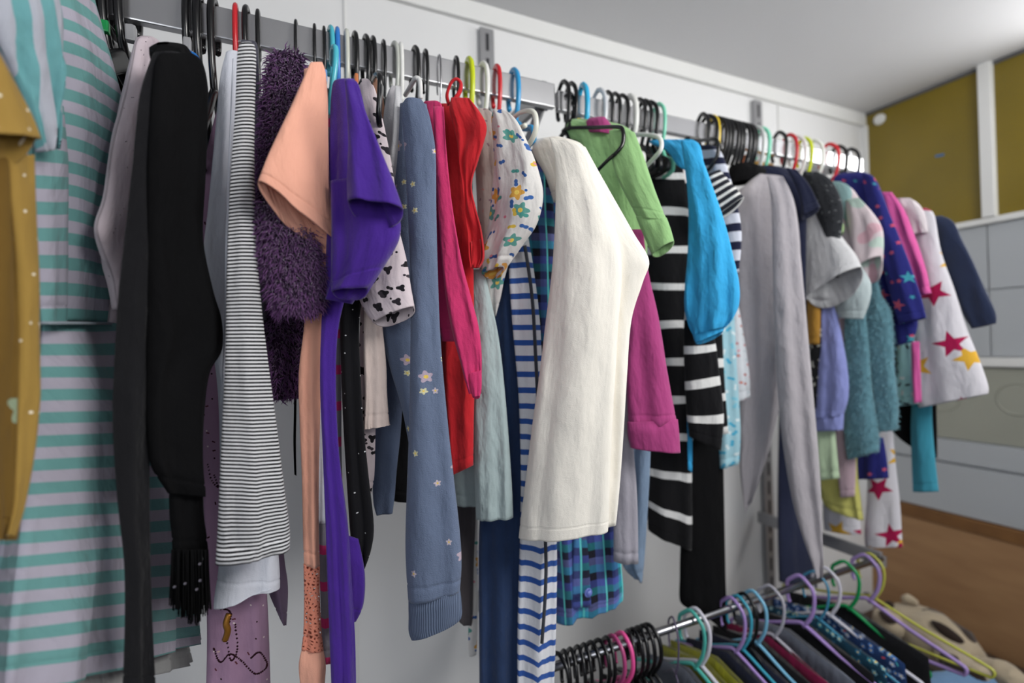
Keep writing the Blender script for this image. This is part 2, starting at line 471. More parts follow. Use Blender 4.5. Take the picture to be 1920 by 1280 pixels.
o = meshobj('lower_rail', V, Fc, M_chrome); tag(o, 'thin chrome round rail low down carrying the clip hangers', 'rail')
bracket(1.43, .885, -.392, 'grey arm holding the end of the low chrome rail', False, .035)
bracket(.40, .885, -.392, 'grey arm of the low chrome rail hidden behind denim', False, .035)

# ---------------------------------------------------------------- hangers
PL = {}
def hm(col):
    if col not in PL:
        if col == 'chrome': PL[col] = M_chrome
        else: PL[col] = plastic('hanger '+col, col)
    return PL[col]
BK, WH, RD, LM, CY, BL, PK, MT, LV, GN, YL = '121214', 'e6e6e2', 'c92830', 'c8d420', '35b0dc', '2f78c8', 'f0509a', '7fd8b8', 'a68ac8', '1a8a50', 'cfcf4a'
def hanger(x, lab, col=BK, r=.0042, w=.15, drop=.07, yaw=0, group=None, rail=(-.3205, 1.977, .0075), stem=.10, flip=1, wire=False, low=True, roll=0, bar=True, nm='plastic_hanger', hr=1.0, ar=0):
    """a hanger: hook over the rail, two sloping arms and a lower bar; near arm points to -y"""
    ry, rz, rt = rail
    root = empty(nm, (x, ry, rz)); tag(root, lab, 'hanger', group)
    R = Matrix.Rotation(yaw, 4, 'Z') @ Matrix.Rotation(roll, 4, 'X')
    a = rt+r+.006*hr; top = r+.0008
    hk = [(0, -a*.2, -stem), (0, -a*.95, -stem*.66), (0, -a*1.2, -.035), (0, -a*1.1, -.012), (0, -a*.75, -.0+top*.2), (0, 0, top+.004*hr), (0, a*.75, top*.2), (0, a*1.15, -.014), (0, a*1.1, -.05), (0, a*.9, -.058)]
    hk = smooth_pts(hk, 3)
    V, Fc = tube_data(hk, r, 8, .8 if not wire else 1)
    o = meshobj('hook', [R @ v for v in V], Fc, hm(col), root)
    if bar:
        z0 = -stem; q = r*(1.0 if not wire else .9)
        pts = [(0, w*.97, z0-drop-.014), (0, w*.99, z0-drop), (0, w*.9, z0-drop+.010), (0, w*.45, z0-drop*.42), (0, .012, z0+.004), (0, -.012, z0+.004), (0, -w*.45, z0-drop*.42), (0, -w*.9, z0-drop+.010), (0, -w*.99, z0-drop), (0, -w*.97, z0-drop-.014)]
        V, Fc = tube_data(smooth_pts(pts, 3)+([Vector((0, -w*.6, z0-drop-.018)), Vector((0, 0, z0-drop-.019)), Vector((0, w*.6, z0-drop-.018))] if low else []), ar or q, 10 if ar else 6, .3 if ar else 1, low)
        meshobj('shoulders', [R @ v for v in V], Fc, hm(col), root)
    return root
def hx(px, P=.868, y=200): return onY(px, y, P).x

# ---------------------------------------------------------------- garments on the upper rail, left to right
def G(*a, **k): return garment(*a, **k)
m_mustard = printed('mustard jersey with white dots', '9f8040', [('dot', .022, .0013, ['e8dfc8', 'efe6d0'], .8)])
m_mustard2 = printed('mustard print', '6e5424', [('flower', .07, .016, ['c9a9a0', '8c9a80', 'b98f88'], .35)])
m_teal = stripes('teal and pale lilac stripes', '6a9c9a', 'aea9b7', .0285, .5, .6)
m_teal2 = stripes('teal and white sheer stripes', '7cc3c4', 'c9cfd8', .034, .5, .8)
m_teald = stripes('teal and pale lilac stripes along the sleeve', '6ca4a8', 'b2b5c0', .026, .5, .8, 0, 0)
G('cardigan', 'mustard yellow cardigan with tiny white dots at the far left edge', 'cardigan', [
    dict(n='body', mat=m_mustard2, pl=(-80, .55, 60, .60), s=[(150, -90, 22), (260, -70, 34), (450, -70, 36), (620, -70, 34), (900, -70, 32), (1000, -60, 28), (1012, -60, 22)], t=.05, f=(2, .010), lab='mustard front panel with faded flower print'),
    dict(n='front_edge', mat=m_mustard, pl=(0, .565, 80, .60), s=[(290, 14, 64), (360, 18, 66), (420, 24, 68), (500, 30, 71), (620, 34, 73), (760, 34, 72), (860, 30, 62), (950, 24, 46), (1005, 12, 28)], t=.03, f=(1, .002)),
    dict(n='sleeve', mat=m_mustard, pl=(-60, .53, 66, .57), s=[(-70, 40, -24, 70), (-80, 100, 2, 110), (-80, 160, 28, 160), (-78, 210, 54, 215), (-60, 250, 67, 262)], t=.06, f=(1.5, .005), gape=.034),
])
G('summer_dress', 'teal and white striped sleeveless dress with gathered waist beside the mustard cardigan', 'dress', [
    dict(n='bodice', mat=m_teal, pl=(50, .66, 228, .86), s=[(108, -70, 178, 20), (106, 0, 186, 62), (106, 70, 200, 140), (107, 140, 214, 214), (107, 210, 227, 286), (108, 290, 224, 352), (108, 370, 221, 420), (108, 450, 218, 484), (108, 530, 216, 548), (108, 600, 213, 608)], t=.05, f=(2.2, .006)),
    dict(n='side_panel', mat=m_teal, pl=(50, .655, 228, .85), s=[(66, 180, 116, 200), (64, 260, 117, 270), (66, 360, 118, 360), (70, 460, 118, 460), (75, 560, 118, 560), (79, 606, 118, 606)], t=.04, f=(1.2, .005)),
    dict(n='skirt', mat=m_teal, pl=(40, .64, 330, .92), s=[(80, 604, 214, 606), (78, 640, 225, 640), (68, 740, 262, 740), (52, 860, 300, 850), (34, 980, 322, 960), (14, 1120, 340, 1080), (0, 1240, 350, 1180), (-6, 1310, 352, 1200)], t=.09, f=(5, .022), ruf=(9, .007, .1), vo=.2),
    dict(n='sleeve', mat=m_teald, pl=(-40, .60, 115, .66), s=[(-30, -50, 100, -40), (-30, 0, 108, 0), (-12, 60, 112, 60), (18, 120, 113, 130), (44, 180, 112, 190), (60, 240, 110, 240), (76, 285, 104, 280)], t=.05, f=(5, .012), ruf=(7, .006, .4), lab='gathered sheer sleeve of the striped dress'),
    dict(n='sleeve_lining', mat=fab('sheer white voile', 'b9c4c2', .3, 1), pl=(-40, .62, 115, .665), s=[(10, 110, 60, 100), (24, 170, 76, 165), (40, 220, 84, 215), (50, 260, 82, 262)], t=.03, f=(4, .008), ruf=(6, .004, .3)),
    dict(n='waistband', mat=fab('lilac grey seam', '8f9aa2', .5), pl=(76, .635, 215, .86), s=[(78, 602, 214, 604), (77, 607.5, 215, 609.5)], t=.054, f=(6, .001), sub=3),
    dict(n='lining', mat=fab('white cotton lining', 'a9a9a8', .3), pl=(60, .66, 330, .93), s=[(60, 1180, 330, 1150), (60, 1260, 345, 1205), (55, 1330, 352, 1240)], t=.06, f=(5, .015)),
])
G('camisole', 'black camisole squeezed between the striped dress and the pale pink top', 'camisole', [
    dict(mat=fab('dull black crepe', '100c10', .5), pl=(190, .97, 300, 1.06), s=[(196, 96, 226, 104), (198, 130, 240, 130), (200, 200, 262, 200), (204, 300, 270, 300), (208, 420, 276, 420), (210, 560, 276, 560)], t=.03, f=(2, .005))])
G('jersey_top', 'pale pink top with dark flecks between the striped dress and black cardigan', 'top', [
    dict(n='sleeve', mat=printed('pale pink flecked jersey', 'cdbfc6', [('blob', .018, .0014, ['4a4048', '6a5a60'], .6), ('dot', .03, .0008, ['4a4048', '6a5a60'], .6)]), pl=(185, .68, 300, .84),
         s=[(266, 68, 284, 68), (257, 80, 297, 84), (246, 140, 296, 140), (232, 200, 290, 200), (214, 270, 284, 272), (200, 370, 276, 372), (184, 425, 268, 430), (196, 470, 262, 474), (214, 520, 256, 520), (222, 580, 250, 582)], t=.03, f=(1.5, .004)),
    dict(n='body', mat=fab('pale pink jersey', 'b6a9b1'), pl=(185, .74, 300, .86), s=[(205, 480, 280, 480), (214, 520, 280, 520), (205, 600, 275, 600), (196, 690, 270, 690), (189, 766, 268, 768)], t=.02, f=(1.5, .004)),
])
m_char = fab('charcoal fleece', '17171a', .6, .8, .1, .1); m_black = fab('black jersey', '08080a', .4, .6, .1, 0)
G('long_cardigan', 'long charcoal cardigan hanging as a narrow strip left of the black shawl top', 'cardigan', [
    dict(n='front', mat=m_char, pl=(205, .63, 330, .67), s=[(292, 98, 322, 98), (284, 108, 345, 108), (262, 180, 318, 180), (250, 300, 302, 300), (236, 430, 292, 430), (222, 560, 288, 560), (214, 700, 282, 700), (212, 800, 280, 800), (220, 930, 280, 930), (233, 1060, 282, 1060), (234, 1180, 286, 1180), (230, 1300, 292, 1300)], t=.035, f=(1.4, .004)),
    dict(n='neckband', mat=m_black, pl=(290, .66, 350, .72), s=[(298, 84, 312, 78), (290, 100, 338, 84), (292, 118, 356, 108), (300, 150, 356, 140)], t=.03, f=(1, .001), top_open=True),
])
G('shawl_top', 'black wide-sleeved top with long beaded fringe at its hem', 'top', [
    dict(n='body', mat=m_black, pl=(270, .64, 415, .70), s=[(300, 100, 362, 102), (292, 120, 378, 118), (286, 170, 388, 165), (280, 250, 386, 250), (278, 340, 382, 345), (276, 450, 378, 450), (276, 540, 396, 545), (276, 600, 412, 600), (276, 650, 413, 655), (276, 700, 390, 700), (276, 780, 380, 780), (280, 840, 378, 850), (288, 880, 380, 900), (318, 925, 381, 930)], t=.045, f=(1.8, .007)),
    dict(n='cuff', mat=m_black, pl=(310, .67, 400, .70), s=[(318, 880, 380, 880), (318, 960, 381, 960), (322, 1000, 386, 1000), (324, 1040, 390, 1040)], t=.03, f=(2, .004)),
])
root = bpy.data.objects['shawl_top']; rnd = random.Random(3); V = []; Fc = []; Vb = []; Fb = []
for i in range(150):                                   # fringe threads, one object
    x = 322+i/150*68+rnd.uniform(-1, 1); P = .667+rnd.uniform(-.012, .012); L = 1128+38*math.sin(i/150*2.2)+rnd.uniform(-16, 10)-(18 if i > 110 else 0)
    v, f_ = tube_data([onY(x, 1030, P), onY(x+rnd.uniform(-1, 1)+(x-350)*.03, 1070, P), onY(x+rnd.uniform(-2, 2)+(x-350)*.12, L, P)], .0007, 3)
    k = len(V); V += v; Fc += [tuple(q+k for q in g_) for g_ in f_]
o = meshobj('fringe', [v-root.location for v in V], Fc, m_black, root); o['kind'] = 'stuff'
M_bead = NT('smoky bead').out(srgb('8a8590'), .15, .6)
for i in range(5):
    bm = bmesh.new(); bmesh.ops.create_icosphere(bm, subdivisions=1, radius=.0018)
    me = bpy.data.meshes.new('bead'); bm.to_mesh(me); bm.free(); me.materials.append(M_bead)
    o = bpy.data.objects.new('bead', me); COL.objects.link(o); o.parent = root
    o.location = onY(322+rnd.random()*72, 1050+rnd.random()*90, .652)-root.location
G('knitted_jumper', 'bright blue knitted top mostly hidden behind the black fringed top', 'top', [
    dict(mat=fab('bright blue knit', '1f6fc0', 1, .6), pl=(270, .80, 400, .86), s=[(338, 92, 356, 94), (330, 104, 376, 112), (320, 160, 372, 160), (300, 400, 360, 400), (285, 700, 340, 700), (282, 900, 322, 900), (280, 962, 316, 960)], t=.03, f=(3, .004))])
m_mesh = printed('dusty lilac mesh with sequin swirls', '9c7d97', [('blob', .012, .0022, ['3a1620', '5a2a34', 'c8a8a0'], .16), ('dot', .02, .0012, ['d8c8c8', '2a1018'], .4)])
G('mesh_dress', 'long dusty lilac mesh dress with dark sequin swirls behind the fine-striped top', 'dress', [
    dict(n='body', mat=m_mesh, up=(440, 150), pl=(370, .79, 520, .80), s=[(384, 300, 440, 300), (372, 370, 450, 370), (374, 500, 470, 500), (376, 700, 480, 700), (380, 900, 490, 900), (384, 1060, 498, 1060), (388, 1180, 504, 1180), (386, 1310, 508, 1310)], t=.045, f=(2, .006)),
    dict(n='side_drape', mat=fab('dusty lilac mesh', '94809a', .2), pl=(480, .84, 545, .84), s=[(480, 900, 530, 900), (488, 1040, 532, 1030), (500, 1100, 540, 1100), (525, 1160, 537, 1172)], t=.03, f=(2, .004)),
])
# sequin swirl drawn as a row of tiny sequins, real geometry
root = bpy.data.objects['mesh_dress']; M_seq = NT('dark sequin').out(srgb('40202a'), .2, .7); M_gold = NT('gold thread').out(srgb('9a6a28'), .4, .6)
V = []; Fc = []
sw = smooth_pts([(400, 1215, 0), (412, 1240, 0), (430, 1225, 0), (452, 1238, 0), (478, 1262, 0), (500, 1246, 0), (486, 1222, 0), (470, 1232, 0)], 8)+smooth_pts([(418, 1140, 0), (432, 1150, 0), (424, 1190, 0), (432, 1236, 0), (444, 1216, 0), (440, 1170, 0)], 7)+smooth_pts([(388, 870, 0), (396, 900, 0), (408, 912, 0), (400, 890, 0)], 5)
for p in sw:
    v, f_ = tube_data([onY(p.x+rnd.uniform(-1, 1), p.y, .748), onY(p.x+2.2, p.y+1.4, .748)], .0011, 5)
    k = len(V); V += v; Fc += [tuple(q+k for q in g_) for g_ in f_]
o = meshobj('sequins', [v-root.location for v in V], Fc, M_seq, root, None, False); o['kind'] = 'stuff'
v, f_ = tube_data(smooth_pts([onY(430, 1150, .75), onY(424, 1168, .748), onY(427, 1182, .748), onY(422, 1200, .75)], 4), .004, 6)
meshobj('gold_motif', [q-root.location for q in v], f_, M_gold, root)
m_whitetee = fab('white cotton', 'd3d6e0', .25)
G('long_tee', 'plain white long tee left of the fine black and white striped top', 'tee', [
    dict(n='body', mat=m_whitetee, pl=(380, .73, 530, .74), s=[(424, 97, 446, 96), (412, 150, 452, 150), (403, 250, 450, 250), (390, 390, 446, 390), (381, 470, 445, 470), (383, 540, 450, 540), (394, 620, 460, 620), (408, 730, 480, 730), (412, 850, 500, 850), (412, 980, 516, 980), (410, 1060, 524, 1060), (403, 1110, 525, 1100), (400, 1140, 524, 1086)], t=.035, f=(2, .006)),
    dict(n='side_seam', mat=m_whitetee, pl=(412, .705, 440, .71), s=[(436, 110, 440, 110), (430, 250, 435, 250), (423, 430, 428, 430), (420, 620, 424, 620), (412, 760, 415, 760)], t=.006, f=(1, 0)),
])
m_fine = stripes('fine black and white knit stripes', '101014', 'd8d8da', .0043, .5, .5)
G('knitted_tunic', 'tall tunic in fine black and white horizontal stripes', 'tunic', [
    dict(n='body', mat=m_fine, pl=(400, .65, 545, .67), s=[(452, 80, 472, 80), (445, 100, 480, 100), (441, 200, 478, 200), (434, 300, 477, 300), (428, 420, 480, 420), (424, 560, 489, 560), (422, 680, 503, 680), (416, 800, 519, 800), (411, 920, 533, 915), (407, 1010, 543, 990), (404, 1057, 542, 1026)], t=.034, f=(2, .004), wr=.002),
    dict(n='hem_band', mat=m_fine, pl=(400, .648, 545, .668), s=[(406, 1022, 543, 1000), (404, 1058, 543, 1027)], t=.036, f=(2, .004), wr=.001, sub=3),
])
G('denim_jacket', 'grey denim jacket edge squeezed behind the fine-striped tunic', 'jacket', [
    dict(mat=fab('charcoal denim', '4a4a54', 1), pl=(440, .74, 500, .745), s=[(456, 74, 472, 76), (452, 86, 484, 90), (462, 180, 485, 180), (466, 300, 484, 300), (470, 420, 488, 420), (480, 600, 500, 600)], t=.04, f=(1, .001))])
m_fluff = fab('plum fleece', '2c1630', .8, .8, .3, .2); m_hair = fab('plum fleece strands', '6c4476', 0, 0, .5, .3)
G('fleece_jacket', 'dark plum shaggy fleece jacket between striped tunic and peach tee', 'jacket', [
    dict(n='shoulder', mat=m_fluff, pl=(480, .72, 610, .72), s=[(520, 97, 556, 99), (509, 112, 566, 112), (500, 170, 570, 170), (492, 260, 568, 260), (484, 360, 575, 360), (481, 430, 582, 430), (483, 500, 592, 490)], t=.07, f=(1, .003), tuft=(13000, .013, .0010, m_hair)),
    dict(n='sleeve', mat=m_fluff, pl=(480, .665, 610, .665), s=[(484, 380, 572, 400), (482, 430, 590, 440), (490, 490, 600, 480), (506, 540, 606, 530), (516, 572, 602, 566), (530, 588, 580, 588)], t=.07, f=(1, .003), tuft=(9000, .013, .0010, m_hair)),
    dict(n='body', mat=m_fluff, pl=(470, .78, 620, .78), s=[(486, 480, 600, 480), (488, 600, 585, 600), (496, 700, 575, 690), (512, 750, 560, 745)], t=.06, f=(2, .006), tuft=(5000, .012, .0010, m_hair)),
])
G('cord_tie', 'dark drawstring cord hanging below the plum fleece jacket', 'cord', [
    dict(mat=m_black, up=(545, 180), pl=(540, .80, 565, .80), s=[(550, 680, 556, 680), (551, 760, 556, 760), (550, 830, 555, 830), (552, 890, 556, 892)], t=.005, f=(1, .001), ring=10, closed_end=True)])
m_peach = fab('peach cotton', 'ecac94', .3, .5, .08, .2)
G('short_sleeve_tee', 'peach tee with a flared open sleeve and a lace-edged long body', 'tee', [
    dict(n='sleeve', mat=m_peach, pl=(480, .60, 650, .665), s=[(582, 117, 604, 117), (570, 145, 610, 140), (548, 195, 613, 200), (524, 245, 614, 270), (503, 290, 617, 350), (491, 320, 628, 420), (484, 338, 643, 478)], t=.022, f=(1.3, .004), gape=.012),
    dict(n='shoulder', mat=m_peach, pl=(560, .665, 620, .665), s=[(570, 130, 606, 128), (570, 200, 613, 200), (575, 400, 615, 400), (590, 470, 628, 470), (590, 510, 612, 515)], t=.03, f=(1, .002)),
    dict(n='body', mat=m_peach, pl=(550, .71, 620, .71), s=[(574, 480, 612, 480), (571, 600, 606, 600), (560, 700, 602, 700), (562, 800, 600, 800), (566, 900, 598, 900), (568, 1000, 598, 1000), (570, 1060, 600, 1060)], t=.03, f=(1.4, .006)),
    dict(n='cuff', mat=m_peach, pl=(550, .71, 620, .71), s=[(566, 1215, 606, 1215), (560, 1250, 611, 1250), (566, 1310, 606, 1310)], t=.03, f=(1, .003)),
])
n = NT('peach lace'); uv = n.uv(); v_ = n.n('ShaderNodeTexVoronoi', feature='DISTANCE_TO_EDGE', voronoi_dimensions='2D'); n.set(v_.inputs['Vector'], uv); v_.inputs['Scale'].default_value = 210
m_lace = n.out(srgb('dd8a72'), .9, 0, .1, None, n.math('LESS_THAN', v_.outputs['Distance'], n.math('MULTIPLY_ADD', n.noise(uv, 60), .5, .04)))
o, a_, b_ = loft('lace_trim', m_lace, (550, .71, 620, .71), [(569, 1056, 600, 1056), (570, 1120, 600, 1120), (569, 1180, 603, 1180), (565, 1218, 607, 1218)], .026, (1.4, .003), parent=bpy.data.objects['short_sleeve_tee']); del o['_rows']
G('white_vest', 'white cotton top seen as a sliver between peach and violet tees', 'top', [
    dict(mat=fab('white jersey', 'cfd2dc'), up=(600, 190), pl=(590, .72, 615, .72), s=[(590, 640, 608, 640), (592, 760, 610, 760), (594, 880, 612, 880), (594, 982, 612, 980)], t=.02, f=(1, .002))])
G('striped_skirt', 'grey skirt with hot pink bands below the peach tee', 'skirt', [
    dict(mat=stripes('grey and pink bands', 'b83068', '77747e', .05, .74), up=(630, 210), pl=(585, .74, 640, .74), s=[(596, 800, 640, 800), (598, 970, 644, 970), (600, 1100, 646, 1100), (604, 1240, 650, 1240)], t=.03, f=(2, .003))])
m_vio = fab('violet cotton', '45248a', .4, .5, .15, .25)
G('violet_tee', 'deep violet tee with folded short sleeves beside the peach tee', 'tee', [
    dict(n='shoulder', mat=m_vio, pl=(600, .67, 770, .60), s=[(632, 150, 662, 150), (622, 170, 676, 170), (618, 300, 700, 300), (615, 420, 706, 420), (612, 500, 700, 500), (606, 560, 660, 570)], t=.05, f=(2.2, .007)),
    dict(n='sleeve', mat=m_vio, pl=(640, .59, 770, .565), s=[(646, 150, 664, 148), (650, 200, 688, 215), (653, 270, 716, 285), (651, 330, 738, 340), (652, 378, 756, 392)], t=.05, f=(1.6, .005), gape=.022, lab='upper folded sleeve'),
    dict(n='sleeve', mat=m_vio, pl=(610, .63, 770, .59), s=[(620, 340, 730, 330), (622, 410, 748, 400), (622, 460, 751, 432), (622, 510, 740, 466), (622, 546, 690, 540)], t=.05, f=(1.5, .008), gape=.012, lab='lower folded sleeve'),
    dict(n='body', mat=m_vio, pl=(595, .68, 690, .68), s=[(606, 540, 652, 540), (602, 620, 634, 620), (600, 720, 630, 720), (605, 850, 636, 850), (610, 980, 652, 980), (614, 1100, 660, 1100), (618, 1200, 666, 1200), (622, 1310, 668, 1310)], t=.04, f=(1.6, .007)),
    dict(n='back_panel', mat=m_vio, pl=(640, .70, 690, .70), s=[(640, 1000, 672, 1010), (645, 1060, 684, 1072), (648, 1120, 682, 1130), (650, 1170, 668, 1164)], t=.02, f=(1, .003)),
])
m_bdot = printed('black crepe with pinhead studs', '101014', [('dot', .027, .0009, ['c8c8cc', 'b8b8bc'], .7)])
G('studded_top', 'black sleeveless top with tiny pale studs right of the violet tee', 'top', [
    dict(mat=m_bdot, up=(652, 200), pl=(630, .72, 705, .70), s=[(640, 480, 690, 480), (638, 600, 674, 600), (640, 700, 676, 700), (644, 800, 682, 800), (650, 900, 692, 900), (656, 990, 701, 985), (660, 1030, 696, 1030), (664, 1072, 684, 1066)], t=.03, f=(2, .005))])
m_leo = printed('pale pink with black hearts and spots', 'cfc2c6', [('heart', .024, .0066, ['1c1a1e', '28242a'], .75), ('blob', .019, .0050, ['1c1a1e', '3a343a'], .6), ('dot', .016, .0016, ['1c1a1e', '3a343a'], .5)])
G('spotted_shirt', 'pale pink shirt with black heart spots poking out under the violet sleeve', 'shirt', [
    dict(n='shoulder', mat=m_leo, pl=(670, .72, 760, .66), s=[(675, 148, 690, 148), (672, 165, 702, 165), (678, 220, 716, 220), (690, 300, 732, 300), (700, 380, 744, 380), (700, 460, 752, 455)], t=.03, f=(1, .002)),
    dict(n='sleeve', mat=m_leo, pl=(665, .70, 780, .64), s=[(690, 430, 748, 430), (676, 500, 762, 490), (672, 545, 768, 530), (684, 580, 772, 552), (702, 606, 776, 574)], t=.045, f=(1.3, .004), gape=.01),
    dict(n='body', mat=m_leo, pl=(665, .745, 715, .74), s=[(676, 560, 712, 560), (672, 700, 706, 700), (668, 820, 704, 820), (670, 885, 702, 890), (669, 926, 696, 924)], t=.025, f=(2, .003)),
])
G('frilled_top', 'cream top with a wavy frilled hem below the spotted sleeve', 'top', [
    dict(mat=fab('cream rib', 'dccac2'), up=(692, 240), pl=(675, .73, 740, .72), s=[(684, 540, 712, 540), (682, 600, 716, 600), (682, 680, 724, 680), (684, 740, 726, 740), (682, 796, 730, 790), (682, 804, 732, 796)], t=.022, f=(2, .003), ruf=(12, .0025, .85))])
G('brown_top', 'small tan top squeezed behind the black glossy hanger end', 'top', [
    dict(mat=fab('tan jersey', 'a87d68'), pl=(695, .80, 730, .78), s=[(702, 150, 712, 150), (698, 170, 716, 170), (706, 260, 728, 260), (712, 420, 736, 420), (716, 560, 740, 560)], t=.02, f=(1, .001))])
G('pale_tee', 'small light grey tee with a short sleeve left of the slate sweatshirt', 'tee', [
    dict(n='body', mat=fab('heather white', 'b4b2b6', .5), pl=(710, .78, 760, .76), s=[(734, 160, 748, 160), (724, 185, 752, 185), (718, 240, 752, 240), (720, 330, 748, 330), (724, 420, 744, 420)], t=.02, f=(1, .002)),
    dict(n='sleeve', mat=fab('heather white sleeve', 'd2d2d4', .5), pl=(710, .75, 760, .74), s=[(742, 160, 752, 162), (738, 200, 754, 205), (735, 260, 753, 270), (730, 300, 754, 312), (736, 338, 746, 345)], t=.02, f=(1, .002), gape=.006),
])
m_slate = printed('slate blue sweat jersey with pale blossoms', '66738c', [('flower', .062, .0085, ['b9a8b8', 'cfc9a0', 'b3a3b0'], .38), ('flower', .04, .0045, ['c2b5be', 'd0cda8'], .35)], .5, .7)
m_rib = stripes('slate blue rib', '4c586e', '6a7690', .5, .5)
n = NT('slate rib knit'); uv = n.uv(); x = n.xyz(uv)
h = n.math('SINE', n.math('MULTIPLY', x[0], 2200)); m_rib = n.out(n.mix(n.math('MULTIPLY_ADD', h, .25, .3), srgb('6b7890'), srgb('465268')), .9, normal=n.bump(h, .6, .001))
G('sweatshirt', 'slate blue sweatshirt with pale blossoms and a ribbed cuff', 'sweatshirt', [
    dict(n='sleeve', mat=m_slate, pl=(750, .68, 870, .63), s=[(760, 186, 790, 186), (752, 204, 802, 206), (756, 250, 812, 250), (760, 300, 817, 296), (765, 400, 818, 400), (770, 520, 821, 520), (770, 640, 826, 640), (768, 780, 838, 780), (764, 900, 851, 900), (761, 1000, 862, 1000), (762, 1060, 865, 1060), (766, 1122, 862, 1108)], t=.06, f=(1.2, .005)),
    dict(n='cuff', mat=m_rib, pl=(750, .68, 870, .63), s=[(766, 1118, 862, 1100), (767, 1150, 865, 1130), (767, 1180, 866, 1150), (772, 1196, 864, 1160)], t=.055, f=(1, .002), wr=.001),
    dict(n='body', mat=m_slate, pl=(700, .76, 830, .70), s=[(750, 195, 800, 195), (745, 300, 810, 300), (728, 440, 810, 440), (715, 560, 810, 560), (716, 620, 810, 620), (732, 690, 810, 690), (755, 770, 810, 770), (775, 880, 812, 880)], t=.04, f=(2, .005)),
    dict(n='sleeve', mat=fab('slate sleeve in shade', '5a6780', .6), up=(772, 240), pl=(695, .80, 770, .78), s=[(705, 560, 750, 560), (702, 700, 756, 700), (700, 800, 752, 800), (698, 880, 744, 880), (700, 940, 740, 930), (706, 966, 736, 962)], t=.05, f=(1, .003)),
])
G('dark_blouse', 'short black top visible between the two slate blue sleeves', 'top', [
    dict(mat=m_black, up=(778, 230), pl=(720, .83, 840, .82), s=[(740, 560, 830, 560), (735, 700, 826, 700), (728, 800, 820, 800), (725, 900, 816, 905), (730, 938, 780, 938)], t=.03, f=(2, .004))])
m_pink = fab('hot pink cotton', 'd13a70', .3, .6, .12, .15)
G('gathered_blouse', 'hot pink long-sleeved blouse with a gathered wrist beside the slate sweatshirt', 'blouse', [
    dict(n='body', mat=m_pink, pl=(790, .76, 870, .70), s=[(797, 190, 822, 190), (793, 206, 830, 206), (800, 300, 838, 300), (808, 420, 850, 420), (815, 560, 860, 560), (830, 640, 868, 640)], t=.03, f=(1.5, .003)),
    dict(n='sleeve', mat=m_pink, pl=(790, .73, 910, .67), s=[(812, 200, 832, 200), (816, 300, 838, 300), (822, 400, 850, 400), (830, 500, 866, 490), (838, 570, 884, 560), (850, 630, 897, 610), (864, 680, 903, 660), (872, 712, 903, 700), (880, 738, 902, 738)], t=.03, f=(1.3, .005), ruf=(10, .002, .8)),
    dict(n='cuff', mat=m_pink, pl=(790, .728, 910, .668), s=[(876, 700, 903, 694), (881, 726, 903, 724), (886, 744, 900, 742)], t=.02, f=(4, .001), gape=.004),
])
m_red = fab('red cotton', 'c4262e', .3, .6, .15, .15)
G('ruffled_dress', 'red dress with a ruffled edge and shoulder loop beside the pink blouse', 'dress', [
    dict(n='body', mat=m_red, pl=(815, .80, 905, .74), s=[(825, 196, 850, 196), (822, 230, 870, 230), (830, 400, 885, 400), (830, 560, 888, 560), (828, 680, 890, 680), (836, 780, 888, 780), (845, 892, 887, 872)], t=.04, f=(2, .004)),
    dict(n='ruffle', mat=m_red, pl=(830, .76, 915, .71), s=[(846, 184, 880, 184), (843, 205, 900, 210), (850, 235, 912, 235), (858, 270, 908, 262), (862, 310, 896, 300), (868, 350, 884, 345), (872, 400, 892, 390), (878, 440, 902, 430), (880, 480, 907, 480), (884, 502, 898, 502)], t=.03, f=(5, .006), ruf=(5, .003, .0), wr=.009),
])
root = bpy.data.objects['ruffled_dress']
pts = smooth_pts([onY(842, 196, .75), onY(838, 178, .75), onY(846, 155, .745), onY(856, 148, .74), (onY(864, 156, .74)), onY(862, 172, .74), onY(850, 190, .745)], 5)
v, f_ = tube_data(pts, .0042, 8, .6); meshobj('shoulder_loop', [q-root.location for q in v], f_, m_red, root)
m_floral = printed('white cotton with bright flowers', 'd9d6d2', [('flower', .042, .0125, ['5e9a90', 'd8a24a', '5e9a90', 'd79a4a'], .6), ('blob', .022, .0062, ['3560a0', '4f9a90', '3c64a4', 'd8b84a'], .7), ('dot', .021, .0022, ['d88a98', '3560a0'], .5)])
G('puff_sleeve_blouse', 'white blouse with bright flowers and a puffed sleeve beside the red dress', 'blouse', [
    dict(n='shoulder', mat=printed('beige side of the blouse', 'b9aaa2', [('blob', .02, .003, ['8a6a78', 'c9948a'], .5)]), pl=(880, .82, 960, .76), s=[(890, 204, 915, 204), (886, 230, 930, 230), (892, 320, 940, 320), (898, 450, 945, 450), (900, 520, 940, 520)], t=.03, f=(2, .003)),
    dict(n='sleeve', mat=m_floral, pl=(890, .77, 1016, .66), s=[(925, 208, 946, 206), (922, 225, 968, 225), (926, 270, 990, 270), (928, 320, 1008, 318), (924, 370, 1016, 365), (918, 420, 1004, 415), (908, 470, 976, 458), (906, 515, 944, 500)], t=.07, f=(2.4, .012), wr=.007, gape=.01),
    dict(n='body', mat=m_floral, pl=(890, .80, 1000, .72), s=[(908, 480, 960, 470), (908, 530, 946, 520), (914, 570, 938, 560), (922, 596, 930, 590)], t=.03, f=(2, .004)),
    dict(n='side_drape', mat=m_floral, pl=(860, .86, 900, .86), s=[(868, 900, 897, 900), (876, 1000, 896, 1000), (880, 1100, 896, 1100), (878, 1190, 895, 1190), (880, 1230, 893, 1226)], t=.02, f=(1, .001)),
])
